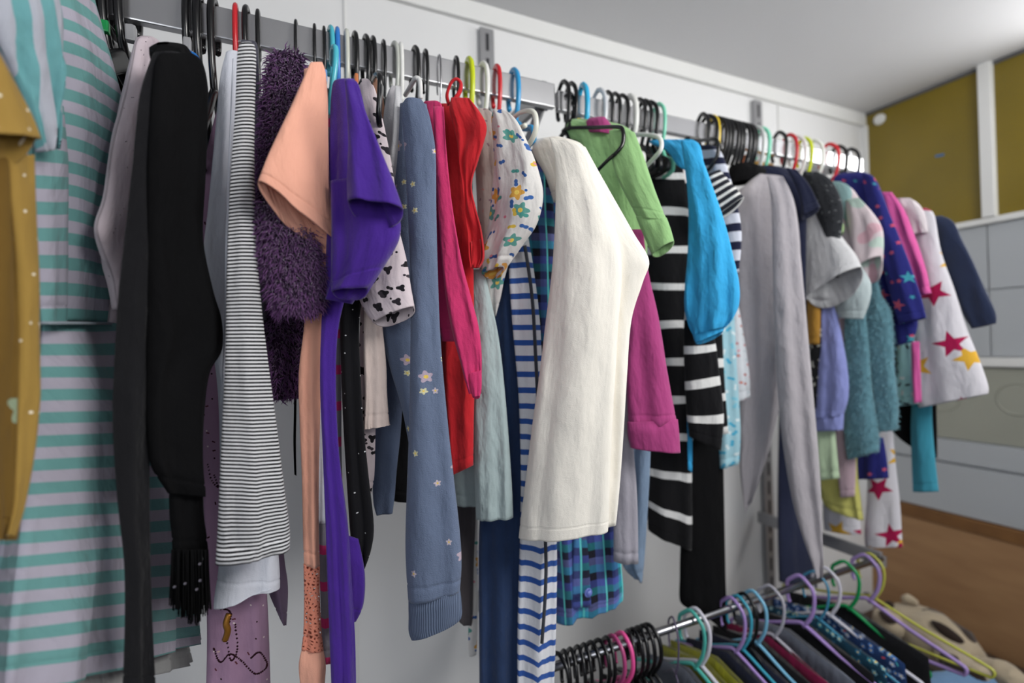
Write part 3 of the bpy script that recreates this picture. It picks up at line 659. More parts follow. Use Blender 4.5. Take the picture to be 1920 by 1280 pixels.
G('dark_skirt', 'dark taupe skirt hanging behind the sweatshirt cuff', 'skirt', [
    dict(mat=fab('dark taupe', '4a4548'), up=(870, 240), pl=(845, .85, 900, .85), s=[(850, 800, 890, 800), (852, 950, 892, 950), (856, 1060, 888, 1060), (856, 1150, 886, 1150), (868, 1172, 884, 1172)], t=.03, f=(2, .003))])
m_mint = fab('pale mint tulle', 'b3c4c4', .2, .7, .1, .1)
G('tulle_skirt', 'pale mint tulle skirt layered over a darker hem band', 'skirt', [
    dict(n='top_layer', mat=m_mint, pl=(850, .80, 965, .73), s=[(884, 505, 908, 505), (886, 560, 920, 560), (888, 640, 936, 640), (888, 740, 947, 740), (889, 840, 955, 840), (891, 920, 960, 918), (893, 972, 962, 970)], t=.035, f=(2.5, .005)),
    dict(n='lower_layer', mat=fab('mint tulle underlayer', 'a4b3b4'), pl=(840, .83, 965, .78), s=[(850, 840, 940, 840), (850, 900, 945, 900), (851, 945, 950, 945)], t=.03, f=(3, .004)),
])
G('denim_dress', 'long dark blue denim dress right of the mint tulle skirt', 'dress', [
    dict(mat=fab('dark blue denim', '2c3f63', 1, .7, .3), up=(925, 250), pl=(880, .82, 990, .78), s=[(925, 480, 965, 480), (922, 600, 975, 600), (918, 760, 985, 760), (906, 900, 982, 900), (898, 1000, 980, 1000), (898, 1150, 980, 1150), (899, 1310, 982, 1310)], t=.06, f=(2.4, .010))])
m_bst = stripes('blue and white stripes', '3056a0', 'dcdde2', .0265, .64, .6)
r = G('striped_hoodie', 'long blue and white striped garment with a dark zip behind the cream top', 'hoodie', [
    dict(n='front', mat=m_bst, up=(962, 270), pl=(950, .77, 1050, .74), s=[(958, 440, 990, 440), (954, 500, 1000, 500), (960, 600, 1012, 600), (972, 740, 1020, 740), (976, 880, 1030, 880), (975, 1000, 1043, 1000), (972, 1100, 1044, 1100), (970, 1200, 1042, 1200), (970, 1310, 1038, 1310)], t=.05, f=(2, .008), wr=.004)])
v, f_ = tube_data(smooth_pts([onY(984, 460, .735), onY(998, 560, .735), onY(1006, 700, .73), onY(1022, 1000, .722), onY(1023, 1100, .722), onY(1016, 1205, .725)], 6), .0032, 6)
o = meshobj('zip', [q-r.location for q in v], f_, fab('dark zip tape', '3c3f46'), r)
m_plaid = plaid('blue teal and black plaid')
r = G('plaid_shirt', 'blue, teal and black checked shirt behind the cream top', 'shirt', [
    dict(n='shoulder', mat=m_plaid, pl=(980, .86, 1040, .78), s=[(985, 282, 1006, 280), (982, 300, 1028, 296), (984, 400, 1036, 400), (990, 520, 1040, 520), (1000, 680, 1040, 680)], t=.03, f=(1.4, .003)),
    dict(n='body', mat=m_plaid, up=(1070, 320), pl=(1030, .84, 1180, .78), s=[(1040, 840, 1140, 840), (1038, 940, 1150, 930), (1036, 1020, 1160, 1010), (1038, 1080, 1166, 1070), (1040, 1130, 1169, 1104), (1042, 1166, 1168, 1124)], t=.045, f=(3.2, .012)),
    dict(n='placket', mat=m_plaid, pl=(1070, .805, 1112, .79), s=[(1076, 1000, 1106, 1000), (1074, 1060, 1112, 1055), (1072, 1140, 1116, 1132)], t=.010, f=(1, .001), uo=.03),
])
M_btn = plastic('blue button', '6a78c0'); v, f_ = tube_data([onY(1103, 1111, .776)+Vector((.0068*math.cos(a*PI/10), 0, .0068*math.sin(a*PI/10))) for a in range(20)], .0018, 6, 1, True)
meshobj('button_rim', [q-r.location for q in v], f_, M_btn, r)
v, f_ = tube_data([onY(1103, 1111, .775), onY(1103, 1111, .779)], .0062, 16); meshobj('button', [q-r.location for q in v], f_, M_btn, r)
m_cream = fab('cream jersey', 'f5f0e5', .3, .3, .05, .15)
G('cream_top', 'large cream long-sleeved top hanging at the centre right', 'top', [
    dict(n='body', mat=m_cream, pl=(970, .72, 1160, .61), s=[(1030, 258, 1078, 268), (1034, 272, 1098, 282), (1040, 300, 1112, 320), (1042, 360, 1136, 380), (1040, 440, 1160, 450), (1034, 520, 1166, 520), (1024, 600, 1160, 600), (1012, 700, 1154, 700), (998, 800, 1148, 800), (986, 900, 1144, 895), (977, 970, 1142, 965), (973, 1006, 1140, 996)], t=.05, f=(1.7, .010)),
    dict(n='shoulder', mat=m_cream, pl=(980, .84, 1110, .70), s=[(1004, 262, 1050, 256), (1000, 276, 1088, 268), (1002, 292, 1098, 290), (1024, 330, 1100, 330), (1040, 380, 1110, 380)], t=.035, f=(1, .003)),
    dict(n='sleeve', mat=m_cream, pl=(1050, .68, 1220, .60), s=[(1060, 268, 1098, 276), (1070, 310, 1122, 320), (1080, 370, 1156, 380), (1100, 430, 1190, 440), (1120, 480, 1217, 488), (1124, 530, 1205, 530), (1128, 600, 1184, 600), (1130, 700, 1176, 700), (1130, 800, 1170, 800), (1132, 900, 1163, 900), (1134, 988, 1155, 984)], t=.05, f=(1.3, .006)),
])
G('grey_leggings', 'pale grey heather leggings below the cream sleeve', 'leggings', [
    dict(mat=fab('grey heather', 'a3a0aa', .8), up=(1110, 350), pl=(1130, .76, 1205, .72), s=[(1140, 620, 1168, 620), (1142, 740, 1178, 740), (1146, 840, 1188, 840), (1150, 940, 1195, 940), (1150, 1050, 1197, 1055)], t=.03, f=(1.5, .003))])
G('light_jeans', 'light blue denim jeans between grey leggings and the black striped sweater', 'jeans', [
    dict(mat=fab('light blue denim', '7e93ac', 1, .7, .3), up=(1125, 370), pl=(1160, .82, 1225, .76), s=[(1172, 780, 1218, 780), (1172, 860, 1219, 860), (1170, 960, 1214, 960), (1166, 1050, 1208, 1050), (1190, 1085, 1204, 1092)], t=.03, f=(2, .005))])
m_mag = fab('magenta cotton', 'a8437c', .3, .6, .12, .15)
G('magenta_shirt', 'magenta shirt with a turned-up cuff below the cream sleeve', 'shirt', [
    dict(n='collar', mat=m_mag, pl=(1090, .84, 1152, .77), s=[(1104, 222, 1134, 219), (1096, 236, 1150, 240), (1100, 250, 1148, 252)], t=.02, f=(1, .002)),
    dict(n='sleeve', mat=m_mag, pl=(1165, .72, 1280, .66), s=[(1176, 430, 1206, 430), (1176, 510, 1216, 510), (1176, 600, 1236, 600), (1174, 700, 1252, 700), (1178, 796, 1270, 796)], t=.05, f=(1.6, .006)),
    dict(n='cuff', mat=m_mag, pl=(1165, .715, 1280, .655), s=[(1176, 790, 1271, 786), (1177, 815, 1274, 815), (1182, 838, 1276, 848)], t=.055, f=(1, .002)),
])
m_green = fab('light green sweat jersey', '93bd80', .5, .5, .08, .2)
G('green_sweatshirt', 'light green sweatshirt with wide short sleeve behind the cream top', 'sweatshirt', [
    dict(n='body', mat=m_green, pl=(1055, .88, 1200, .74), s=[(1066, 226, 1090, 222), (1058, 244, 1170, 236), (1068, 270, 1196, 270), (1080, 330, 1206, 340), (1090, 430, 1214, 430), (1100, 540, 1210, 520)], t=.04, f=(2, .006)),
    dict(n='neck_trim', mat=fab('yellow neck trim', 'd8b83a'), pl=(1060, .885, 1110, .85), s=[(1070, 222, 1090, 221), (1066, 231, 1100, 232)], t=.02, f=(1, .001)),
    dict(n='sleeve', mat=m_green, pl=(1120, .74, 1270, .63), s=[(1142, 244, 1190, 248), (1144, 280, 1206, 290), (1156, 330, 1226, 350), (1180, 380, 1242, 392), (1196, 410, 1252, 416)], t=.06, f=(1.4, .005)),
    dict(n='cuff', mat=m_green, pl=(1120, .738, 1270, .628), s=[(1192, 406, 1250, 408), (1206, 440, 1258, 430), (1222, 478, 1264, 452)], t=.062, f=(1, .002), gape=.008),
    dict(n='grey_panel', mat=stripes('grey rib', '8c8a8c', 'b0aeae', .4), pl=(1095, .83, 1150, .79), s=[(1098, 246, 1130, 246), (1100, 300, 1136, 300), (1112, 380, 1140, 380)], t=.012, f=(4, .003)),
])
m_bw = stripes('black knit with narrow white stripes', '0d0d10', 'cfcfce', .083, .2, .5, .1)
m_bw2 = stripes('black knit with narrow white stripes on sleeve', '0d0d10', 'd6d6d4', .070, .24, .5, .62)
G('striped_sweater', 'black sweater with narrow white stripes beside the bright blue blouse', 'sweater', [
    dict(n='body', mat=m_bw, pl=(1190, .91, 1330, .815), s=[(1208, 276, 1250, 276), (1202, 300, 1276, 300), (1206, 400, 1292, 400), (1212, 540, 1300, 540), (1214, 700, 1306, 700), (1212, 850, 1298, 855), (1213, 950, 1298, 985), (1215, 992, 1297, 1030)], t=.045, f=(2, .006)),
    dict(n='sleeve', mat=m_bw2, pl=(1275, .785, 1365, .735), s=[(1284, 575, 1322, 575), (1282, 640, 1340, 636), (1284, 720, 1350, 710), (1288, 780, 1357, 780), (1292, 818, 1352, 844)], t=.05, f=(1.2, .004)),
    dict(n='side_panel', mat=m_bw2, pl=(1310, .80, 1370, .76), s=[(1320, 560, 1352, 560), (1322, 700, 1358, 700), (1324, 815, 1366, 812)], t=.03, f=(1, .003), vo=.02),
])
m_blue = fab('bright sky blue cotton', '3aa8e0', .25, .9, .10, .1)
G('balloon_sleeve_blouse', 'bright sky blue blouse with a ballooned gathered sleeve', 'blouse', [
    dict(n='shoulder', mat=m_blue, pl=(1210, .88, 1330, .74), s=[(1216, 264, 1300, 262), (1222, 270, 1312, 272), (1250, 284, 1318, 300), (1270, 310, 1322, 340)], t=.03, f=(2, .004)),
    dict(n='sleeve', mat=m_blue, pl=(1270, .745, 1390, .65), s=[(1276, 264, 1304, 266), (1282, 300, 1320, 305), (1289, 360, 1340, 360), (1291, 420, 1360, 420), (1289, 480, 1375, 480), (1284, 540, 1386, 530), (1284, 580, 1386, 570), (1292, 612, 1374, 598), (1300, 628, 1362, 612)], t=.07, f=(3, .010), wr=.005, ruf=(12, .003, .85)),
    dict(n='cuff', mat=m_blue, pl=(1270, .74, 1390, .66), s=[(1298, 620, 1362, 604), (1300, 632, 1360, 612), (1304, 643, 1356, 620)], t=.05, f=(6, .002), gape=.008),
    dict(n='hem', mat=m_blue, pl=(1280, .80, 1300, .80), s=[(1284, 640, 1296, 640), (1288, 760, 1298, 760), (1290, 880, 1297, 885)], t=.03, f=(1, .002)),
])
m_nst = stripes('navy and white hoops', '1c2038', 'c9ccd8', .040, .55, .4)
G('hooped_tee', 'navy and white hooped tee with a finely striped sleeve right of the blue blouse', 'tee', [
    dict(n='body', mat=m_nst, pl=(1305, .86, 1400, .72), s=[(1312, 272, 1336, 272), (1312, 290, 1352, 286), (1324, 360, 1372, 350), (1340, 440, 1388, 430), (1350, 520, 1384, 510)], t=.03, f=(2, .004)),
    dict(n='sleeve', mat=stripes('thin navy stripes on white', '23242c', 'd3d3d0', .0145, .4, .3), pl=(1320, .76, 1400, .71), s=[(1322, 330, 1350, 318), (1334, 370, 1374, 346), (1344, 405, 1395, 370)], t=.03, f=(1, .002), gape=.012),
])
G('black_trousers', 'long plain black trousers hanging to the lower rail', 'trousers', [
    dict(mat=m_black, up=(1290, 350), pl=(1270, .86, 1365, .835), s=[(1284, 700, 1350, 700), (1283, 850, 1354, 850), (1279, 960, 1356, 960), (1276, 1080, 1358, 1080), (1277, 1130, 1360, 1140), (1300, 1136, 1361, 1185)], t=.05, f=(1.6, .006))])
G('aqua_dress', 'aqua and white mottled cotton dress edge behind the striped sleeve', 'dress', [
    dict(mat=printed('aqua blotched cotton', '9cc4d0', [('blob', .02, .007, ['4fa8c8', '7cc0d4', 'd0dde0'], .9)]), up=(1328, 330), pl=(1330, .83, 1395, .80), s=[(1340, 560, 1374, 560), (1342, 700, 1382, 700), (1346, 800, 1388, 800), (1350, 878, 1386, 866)], t=.03, f=(2, .004))])
G('rosebud_top', 'white top with small red rosebuds tucked beside the grey sweater', 'top', [
    dict(mat=printed('white cotton with rosebuds', 'c9cdd2', [('flower', .022, .0036, ['a83050', 'b84a68'], .6), ('blob', .02, .003, ['9ab0b8', 'd88a9c'], .5)]), up=(1340, 380), pl=(1360, .85, 1410, .83), s=[(1364, 560, 1382, 560), (1366, 640, 1396, 640), (1366, 700, 1404, 700), (1372, 756, 1406, 742)], t=.03, f=(2, .004))])
m_grey = fab('pale grey wool', 'aaa5aa', .5, .6, .06, .25)
G('grey_sweater', 'large pale grey sweater with one long drooping sleeve', 'sweater', [
    dict(n='body', mat=m_grey, pl=(1365, .88, 1500, .78), s=[(1424, 326, 1464, 330), (1400, 344, 1478, 350), (1376, 376, 1492, 390), (1374, 460, 1500, 460), (1376, 560, 1500, 560), (1380, 680, 1486, 660), (1384, 800, 1462, 760), (1388, 890, 1440, 850), (1398, 962, 1410, 930)], t=.05, f=(2, .010)),
    dict(n='neckband', mat=m_black, pl=(1358, .89, 1440, .84), s=[(1368, 312, 1410, 306), (1364, 328, 1436, 320), (1368, 346, 1424, 338)], t=.05, f=(1, .003), top_open=True, lab='black neck lining'),
    dict(n='sleeve', mat=m_grey, pl=(1420, .79, 1550, .69), s=[(1438, 330, 1468, 330), (1446, 380, 1486, 372), (1448, 460, 1498, 450), (1450, 560, 1508, 550), (1454, 660, 1517, 650), (1460, 760, 1526, 750), (1470, 850, 1534, 840), (1486, 940, 1540, 930), (1506, 1010, 1542, 1005), (1524, 1060, 1544, 1058), (1532, 1084, 1543, 1084)], t=.055, f=(1.4, .007)),
])
m_navy = fab('navy jersey', '171c33', .4, .5, .1, .2)
G('navy_tee', 'navy tee with a short open sleeve behind the grey sweater', 'tee', [
    dict(n='body', mat=m_navy, pl=(1380, .90, 1530, .80), s=[(1396, 312, 1460, 312), (1400, 322, 1490, 322), (1440, 360, 1512, 356), (1470, 440, 1512, 440), (1480, 600, 1510, 600)], t=.03, f=(1.5, .003)),
    dict(n='sleeve', mat=m_navy, pl=(1470, .81, 1540, .76), s=[(1474, 314, 1494, 318), (1490, 345, 1516, 345), (1502, 378, 1530, 372), (1502, 406, 1538, 388)], t=.03, f=(1, .003), gape=.012),
])
G('long_trousers', 'dark navy trousers low behind the grey sweater sleeve', 'trousers', [
    dict(mat=fab('faded navy', '2c3148'), up=(1480, 370), pl=(1450, .98, 1530, .96), s=[(1462, 760, 1530, 760), (1460, 900, 1530, 900), (1460, 1000, 1530, 1000), (1462, 1090, 1530, 1100)], t=.04, f=(2, .004))])
m_wt = fab('white cotton sleeve', 'c4c4c6', .3, .5, .05)
G('wide_sleeve_tee', 'white tee with a wide open sleeve right of the navy tee', 'tee', [
    dict(n='sleeve', mat=m_wt, pl=(1500, 1620, 1.21), s=[(1506, 385, 1530, 380), (1506, 420, 1556, 414), (1507, 460, 1584, 452), (1510, 520, 1606, 480), (1515, 562, 1615, 500)], t=.05, f=(1.3, .004), gape=.042),
    dict(n='body', mat=m_wt, pl=(1490, 1560, 1.235), s=[(1500, 360, 1540, 360), (1502, 440, 1550, 440), (1506, 560, 1552, 560)], t=.03, f=(1, .003)),
])
G('speckled_top', 'black and grey speckled top squeezed behind the navy tee', 'top', [
    dict(n='body', mat=printed('charcoal speckle', '2e3034', [('blob', .014, .003, ['6c6e70', '17181c'], .8)]), pl=(1500, 1585, 1.205), s=[(1506, 322, 1534, 322), (1506, 340, 1560, 340), (1530, 400, 1580, 390), (1545, 460, 1576, 450), (1548, 520, 1572, 520)], t=.03, f=(1, .003))])
G('lime_tee', 'pale lime tee with a tiny rolled sleeve behind the white one', 'tee', [
    dict(mat=fab('pale lime', 'a5c48a'), pl=(1555, 1585, 1.26), s=[(1558, 385, 1566, 385), (1558, 405, 1576, 405), (1560, 425, 1582, 425), (1562, 438, 1580, 435)], t=.02, f=(1, .001), gape=.006)])
m_pastel = printed('blurred pastel clouds', 'c9bcc0', [('blob', .07, .03, ['a9bdb4', 'c9a3ad', 'b3c4bb'], .8)])
G('pastel_hoodie', 'pink and mint pastel hoodie with open sleeve and pale mint cuff', 'hoodie', [
    dict(n='body', mat=m_pastel, pl=(1540, 1640, 1.30), s=[(1548, 345, 1576, 345), (1550, 356, 1600, 356), (1566, 400, 1622, 400), (1580, 470, 1630, 470), (1580, 540, 1626, 540)], t=.04, f=(1.5, .004)),
    dict(n='hood', mat=fab('muted teal lining', '7f9d9e'), pl=(1540, 1620, 1.292), s=[(1552, 340, 1574, 340), (1546, 352, 1594, 352), (1556, 390, 1600, 390), (1572, 430, 1600, 430)], t=.03, f=(1, .003)),
    dict(n='sleeve', mat=m_pastel, pl=(1570, 1660, 1.282), s=[(1586, 375, 1610, 370), (1588, 400, 1634, 396), (1592, 430, 1652, 424), (1598, 470, 1656, 450), (1604, 505, 1652, 480)], t=.05, f=(1.3, .004), gape=.045),
    dict(n='cuff', mat=fab('pale mint jersey', 'b3c0c2'), pl=(1560, 1640, 1.272), s=[(1572, 500, 1616, 500), (1570, 540, 1632, 530), (1568, 570, 1630, 565), (1572, 596, 1618, 598)], t=.04, f=(1, .003)),
])
G('ochre_blouse', 'mustard top glimpsed below the wide white sleeve', 'top', [
    dict(mat=fab('ochre', 'a87c34'), up=(1520, 410), pl=(1510, 1545, 1.24), s=[(1514, 540, 1538, 540), (1514, 600, 1538, 600), (1516, 645, 1536, 645)], t=.02, f=(1, .001))])
G('patterned_trousers', 'black and white patterned trousers below the mustard top', 'trousers', [
    dict(mat=printed('black and white motif', '1b1b1e', [('blob', .014, .0045, ['c8c8c0', 'a8a8a0'], .7)]), up=(1525, 420), pl=(1515, 1545, 1.255), s=[(1518, 620, 1542, 620), (1520, 700, 1542, 700), (1522, 765, 1540, 765)], t=.02, f=(1, .001))])
m_peri = fab('periwinkle cotton', '8b93cc', .3, .8, .1)
G('periwinkle_blouse', 'periwinkle blouse sleeve gathered at the wrist', 'blouse', [
    dict(n='sleeve', mat=m_peri, up=(1535, 400), pl=(1525, 1595, 1.265), s=[(1536, 560, 1562, 560), (1536, 620, 1576, 620), (1534, 680, 1588, 690), (1532, 740, 1590, 745), (1530, 785, 1580, 780)], t=.05, f=(2, .005), ruf=(9, .002, .8)),
    dict(n='cuff', mat=m_peri, pl=(1525, 1595, 1.265), s=[(1531, 780, 1582, 776), (1531, 808, 1580, 806)], t=.04, f=(4, .002)),
])
m_tf = fab('teal fleece', '6593a0', .9, .9, .3, .5); m_tfh = fab('teal fleece strands', '6f9daa', 0, 0, .3, .4)
G('fleece_pullover', 'fluffy teal fleece pullover with two sleeves below the star print pyjamas', 'pullover', [
    dict(n='sleeve', mat=m_tf, up=(1590, 390), pl=(1580, 1650, 1.335), s=[(1584, 560, 1620, 560), (1584, 640, 1628, 640), (1583, 740, 1636, 740), (1584, 810, 1646, 800), (1590, 862, 1648, 846)], t=.05, f=(1, .003), tuft=(3000, .008, .0007, m_tfh)),
    dict(n='sleeve', mat=m_tf, up=(1600, 380), pl=(1610, 1690, 1.352), s=[(1620, 550, 1652, 550), (1620, 600, 1672, 590), (1626, 680, 1676, 680), (1636, 760, 1684, 760), (1640, 810, 1682, 806)], t=.05, f=(1, .003), tuft=(3000, .008, .0007, m_tfh)),
])
m_nstar = printed('navy cotton with coral and teal stars', '25286e', [('star', .060, .016, ['c4556a', 'd06878', '3c8fa0'], .65), ('star', .034, .0065, ['c4556a', '3c8fa0', 'b8485f'], .6)])
G('star_pyjama_top', 'navy pyjama top scattered with coral and teal stars', 'pyjama top', [
    dict(n='body', mat=m_nstar, pl=(1545, 1700, 1.385), s=[(1580, 324, 1618, 322), (1556, 338, 1640, 334), (1580, 380, 1660, 380), (1610, 450, 1680, 450), (1640, 540, 1700, 540), (1664, 600, 1720, 600), (1680, 648, 1712, 640)], t=.05, f=(2, .006)),
    dict(n='sleeve', mat=m_nstar, pl=(1600, 1740, 1.36), s=[(1616, 322, 1636, 330), (1624, 370, 1652, 365), (1640, 430, 1676, 420), (1656, 500, 1704, 490), (1672, 560, 1726, 555), (1686, 608, 1736, 596)], t=.05, f=(1.4, .005)),
    dict(n='hem', mat=m_nstar, pl=(1600, 1670, 1.4), s=[(1606, 820, 1656, 820), (1604, 860, 1662, 858), (1606, 898, 1666, 896)], t=.03, f=(2, .003)),
])
m_p2 = fab('candy pink cotton', 'd65fa0', .3, .5, .1)
G('candy_blouse', 'candy pink long-sleeved top between the two star prints', 'top', [
    dict(n='sleeve', mat=m_p2, pl=(1645, 1750, 1.415), s=[(1652, 360, 1672, 360), (1662, 400, 1696, 395), (1680, 450, 1716, 445), (1700, 510, 1736, 505), (1714, 556, 1746, 550)], t=.04, f=(1.4, .005)),
    dict(n='hem', mat=m_p2, pl=(1700, 1745, 1.415), s=[(1708, 640, 1724, 640), (1710, 700, 1726, 700), (1714, 756, 1728, 754)], t=.02, f=(1, .002)),
])
m_wstar = printed('white fleece with red and yellow stars', 'd3d0d6', [('star', .098, .034, ['a8184c', 'd8a83a', 'a8184c', 'c8557f', 'd8a83a'], .95)], .4, .6)
G('star_fleece', 'white fleece pyjamas with big red and yellow stars', 'pyjamas', [
    dict(n='body', mat=m_wstar, pl=(1670, 1860, 1.46), s=[(1700, 392, 1736, 390), (1706, 410, 1752, 404), (1716, 470, 1764, 470), (1724, 550, 1790, 545), (1716, 620, 1812, 615), (1712, 690, 1838, 680), (1718, 740, 1852, 722), (1724, 764, 1852, 738)], t=.05, f=(2, .006)),
    dict(n='collar', mat=fab('white fleece collar', 'cfc6ca', .9, .9), pl=(1670, 1730, 1.445), s=[(1682, 372, 1706, 371), (1678, 384, 1724, 384), (1690, 412, 1736, 408), (1704, 440, 1740, 436)], t=.05, f=(2, .004)),
    dict(n='leg', mat=m_wstar, pl=(1610, 1700, 1.47), s=[(1630, 780, 1672, 780), (1628, 860, 1678, 860), (1626, 940, 1686, 940), (1622, 1000, 1690, 1004), (1624, 1024, 1692, 1024)], t=.05, f=(1, .004), vo=.03),
    dict(n='leg', mat=m_wstar, pl=(1530, 1630, 1.42), s=[(1546, 900, 1610, 900), (1544, 960, 1612, 960), (1546, 992, 1614, 1002)], t=.04, f=(1, .004), uo=.05),
    dict(n='cuff', mat=fab('crimson hem', 'a81c50'), pl=(1660, 1700, 1.465), s=[(1672, 1018, 1692, 1018), (1673, 1026, 1692, 1026)], t=.045, f=(1, .001), sub=2),
])
G('navy_sweater', 'plain navy sweater sleeve nearest the olive window', 'sweater', [
    dict(mat=fab('navy knit', '202a44', .5, .4, .1, .3), pl=(1735, 1870, 1.5), s=[(1744, 406, 1766, 404), (1744, 414, 1788, 416), (1752, 450, 1804, 450), (1770, 500, 1824, 490), (1790, 550, 1846, 540), (1806, 590, 1866, 584), (1822, 616, 1868, 606)], t=.06, f=(1, .003), closed_end=True)])
G('zebra_tee', 'aqua tee with a black and white zebra print beside the star pyjamas', 'tee', [
    dict(mat=printed('aqua with zebra motif', '9cc9cb', [('blob', .02, .006, ['26262c', 'd8d8d8'], .7)]), pl=(1670, 1730, 1.43), s=[(1684, 600, 1712, 600), (1682, 680, 1718, 680), (1684, 762, 1724, 756)], t=.03, f=(1, .003))])
G('turquoise_leggings', 'narrow turquoise leggings hanging below the star fleece', 'leggings', [
    dict(mat=fab('turquoise jersey', '3f92a8'), up=(1640, 400), pl=(1700, 1765, 1.49), s=[(1708, 700, 1742, 700), (1708, 800, 1748, 800), (1710, 870, 1754, 868), (1712, 921, 1760, 921)], t=.025, f=(1, .003))])
G('black_leggings', 'black leggings behind the turquoise ones', 'leggings', [
    dict(mat=m_black, up=(1650, 410), pl=(1660, 1770, 1.515), s=[(1672, 700, 1752, 700), (1670, 780, 1756, 780), (1676, 810, 1757, 850), (1730, 850, 1757, 858)], t=.03, f=(2, .004))])
G('pale_green_top', 'pale green top hem below the periwinkle blouse', 'top', [
    dict(mat=fab('pale green cotton', 'b3c8a8'), up=(1540, 420), pl=(1520, 1580, 1.28), s=[(1530, 780, 1564, 780), (1530, 840, 1568, 840), (1532, 900, 1574, 896)], t=.025, f=(2, .003))])
G('pale_pink_top', 'pale pink top hem beside the teal fleece cuff', 'top', [
    dict(mat=fab('pale pink cotton', 'c3a9b3'), up=(1585, 400), pl=(1560, 1612, 1.35), s=[(1566, 780, 1596, 780), (1568, 860, 1604, 860), (1576, 932, 1602, 930)], t=.02, f=(1, .003))])
G('yellow_skirt', 'pale yellow skirt with a ragged hem under the pale green top', 'skirt', [
    dict(mat=fab('pale yellow cotton', 'c3bf6c'), up=(1585, 410), pl=(1525, 1620, 1.37), s=[(1536, 860, 1606, 860), (1538, 920, 1612, 930), (1550, 950, 1618, 975)], t=.03, f=(3, .005), ruf=(7, .004, .5))])
G('small_orange_top', 'burnt orange knit glimpsed behind the packed black hooks', 'top', [
    dict(mat=fab('burnt orange', 'c8641e', .8), pl=(1385, .92, 1412, .90), s=[(1388, 291, 1398, 290), (1386, 298, 1400, 298), (1388, 320, 1400, 320)], t=.02, f=(1, .001))])
G('mustard_collar_top', 'ochre collared top above the navy tee', 'top', [
    dict(mat=fab('ochre collar', 'a87f3a'), pl=(1390, .93, 1460, .90), s=[(1404, 303, 1440, 306), (1398, 308, 1450, 310), (1400, 330, 1452, 330)], t=.03, f=(1, .001))])

# ---------------------------------------------------------------- hangers on the upper rail
def H(px, lab, col=BK, **k):
    k['r'] = k.get('r', .0042)*1.15; k.setdefault('yaw', random.uniform(-.12, .12)); k.setdefault('w', .08); k.setdefault('drop', .04)
    return hanger(hx(px, .862, 120+max(0, (px-530))*.2), lab, col, **k)
H(118, 'pink plastic hanger on the rail above the teal striped dress', 'c88ab8', r=.006, bar=False)
for px, yw, lab in ((186, -.35, 'broad black hanger with a green size marker beside the striped dress'), (212, -.30, 'broad black hanger, middle of the three by the striped dress'), (240, -.28, 'black hanger with a clear size marker left of the pale pink top')):
    H(px, lab, r=.0062, w=.17, drop=.10, yaw=yw, stem=.115, ar=.016, low=False)
hg = [(352, BK, 'thick black hook with a clear size marker above the black fringed top', dict(r=.0056)), (374, BK, 'thick black hook in the middle of three above the black fringed top', dict(r=.0062, w=.14, drop=.12, stem=.12)),
 (402, BK, 'thick black hook with long stem left of the red hook', dict(r=.0056, stem=.14, w=.12, drop=.12)), (443, RD, 'red plastic hook above the plain white long tee', dict(r=.0042)),
 (464, BK, 'black hook directly above the fine-striped tunic', dict(r=.0046)), (485, BK, 'slim black hook just right of the fine-striped tunic', dict(r=.0036, stem=.13)),
 (557, BK, 'thin black hook standing alone above the plum fleece', dict(r=.0026)), (592, BK, 'slim black hook above the peach tee', dict(r=.0028)), (609, BK, 'thin black hook with a pale blue size marker', dict(r=.0026)),
 (621, '4fb8c8', 'turquoise plastic hook beside the darker blue one', dict(r=.0044)), (635, BL, 'mid blue plastic hook above the violet tee', dict(r=.0044)), (652, 'c9cbc0', 'cloudy white hook above the violet tee', dict(r=.0044)),
 (667, BK, 'black hook with an orange size marker', dict(r=.0044)), (687, BK, 'black hook, left one of the pair above the spotted shirt', dict(r=.004)), (701, BK, 'black hook, right one of the pair above the spotted shirt', dict(r=.004)),
 (721, BK, 'thin black hook above the pale grey tee', dict(r=.003)), (741, 'b9bcb4', 'clear plastic hook left of the white one', dict(r=.0038)), (754, WH, 'white plastic hook left of the slate sweatshirt', dict(r=.004)),
 (780, BK, 'black hook above the slate sweatshirt shoulder', dict(r=.0042)), (800, BK, 'black hook above the hot pink blouse', dict(r=.0034)), (826, 'chrome', 'thin chrome wire hook above the red dress', dict(r=.0014, wire=True)),
 (858, BK, 'black hook behind the red shoulder loop', dict(r=.0036)), (882, LM, 'lime yellow plastic hook', dict(r=.0056)), (908, WH, 'white hook between the lime and the red one', dict(r=.0046)), (934, RD, 'red plastic hook between white and light blue ones', dict(r=.0048)), (966, '2f98d0', 'light blue hook nearest the rail bracket', dict(r=.0052))]
for px, c, lab, k in hg:
    k.setdefault('bar', px not in (352, 464)); hgo = H(px, lab, c, **k)
hg2 = [(1060, BK, 'black arched hook, leftmost beyond the bracket', .0042), (1074, BK, 'black arched hook just left of the cyan one', .0042), (1097, CY, 'cyan plastic hook above the magenta collar', .006), (1127, 'd0d2d6', 'white hook right of the cyan one', .0045),
 (1143, BK, 'black hook, first of three above the magenta collar', .004), (1156, BK, 'black hook, middle of three above the magenta collar', .004), (1169, BK, 'black hook, last of three above the magenta collar', .004), (1186, WH, 'white hook with thick stem above the striped sweater', .006),
 (1202, BK, 'black hook, first of three beside the mint one', .0042), (1212, BK, 'black hook, middle of three beside the mint one', .0042), (1222, BK, 'black hook, last of three beside the mint one', .0042), (1239, MT, 'pale mint plastic hook above the sky blue blouse', .004),
 (1322, BK, 'black hook, leftmost of the tightly packed row', .0045), (1341, 'e0c020', 'bright yellow hook in the tightly packed black row', .0045)]
ORD = ['first', 'second', 'third', 'fourth', 'fifth', 'sixth', 'seventh', 'eighth', 'ninth', 'tenth']
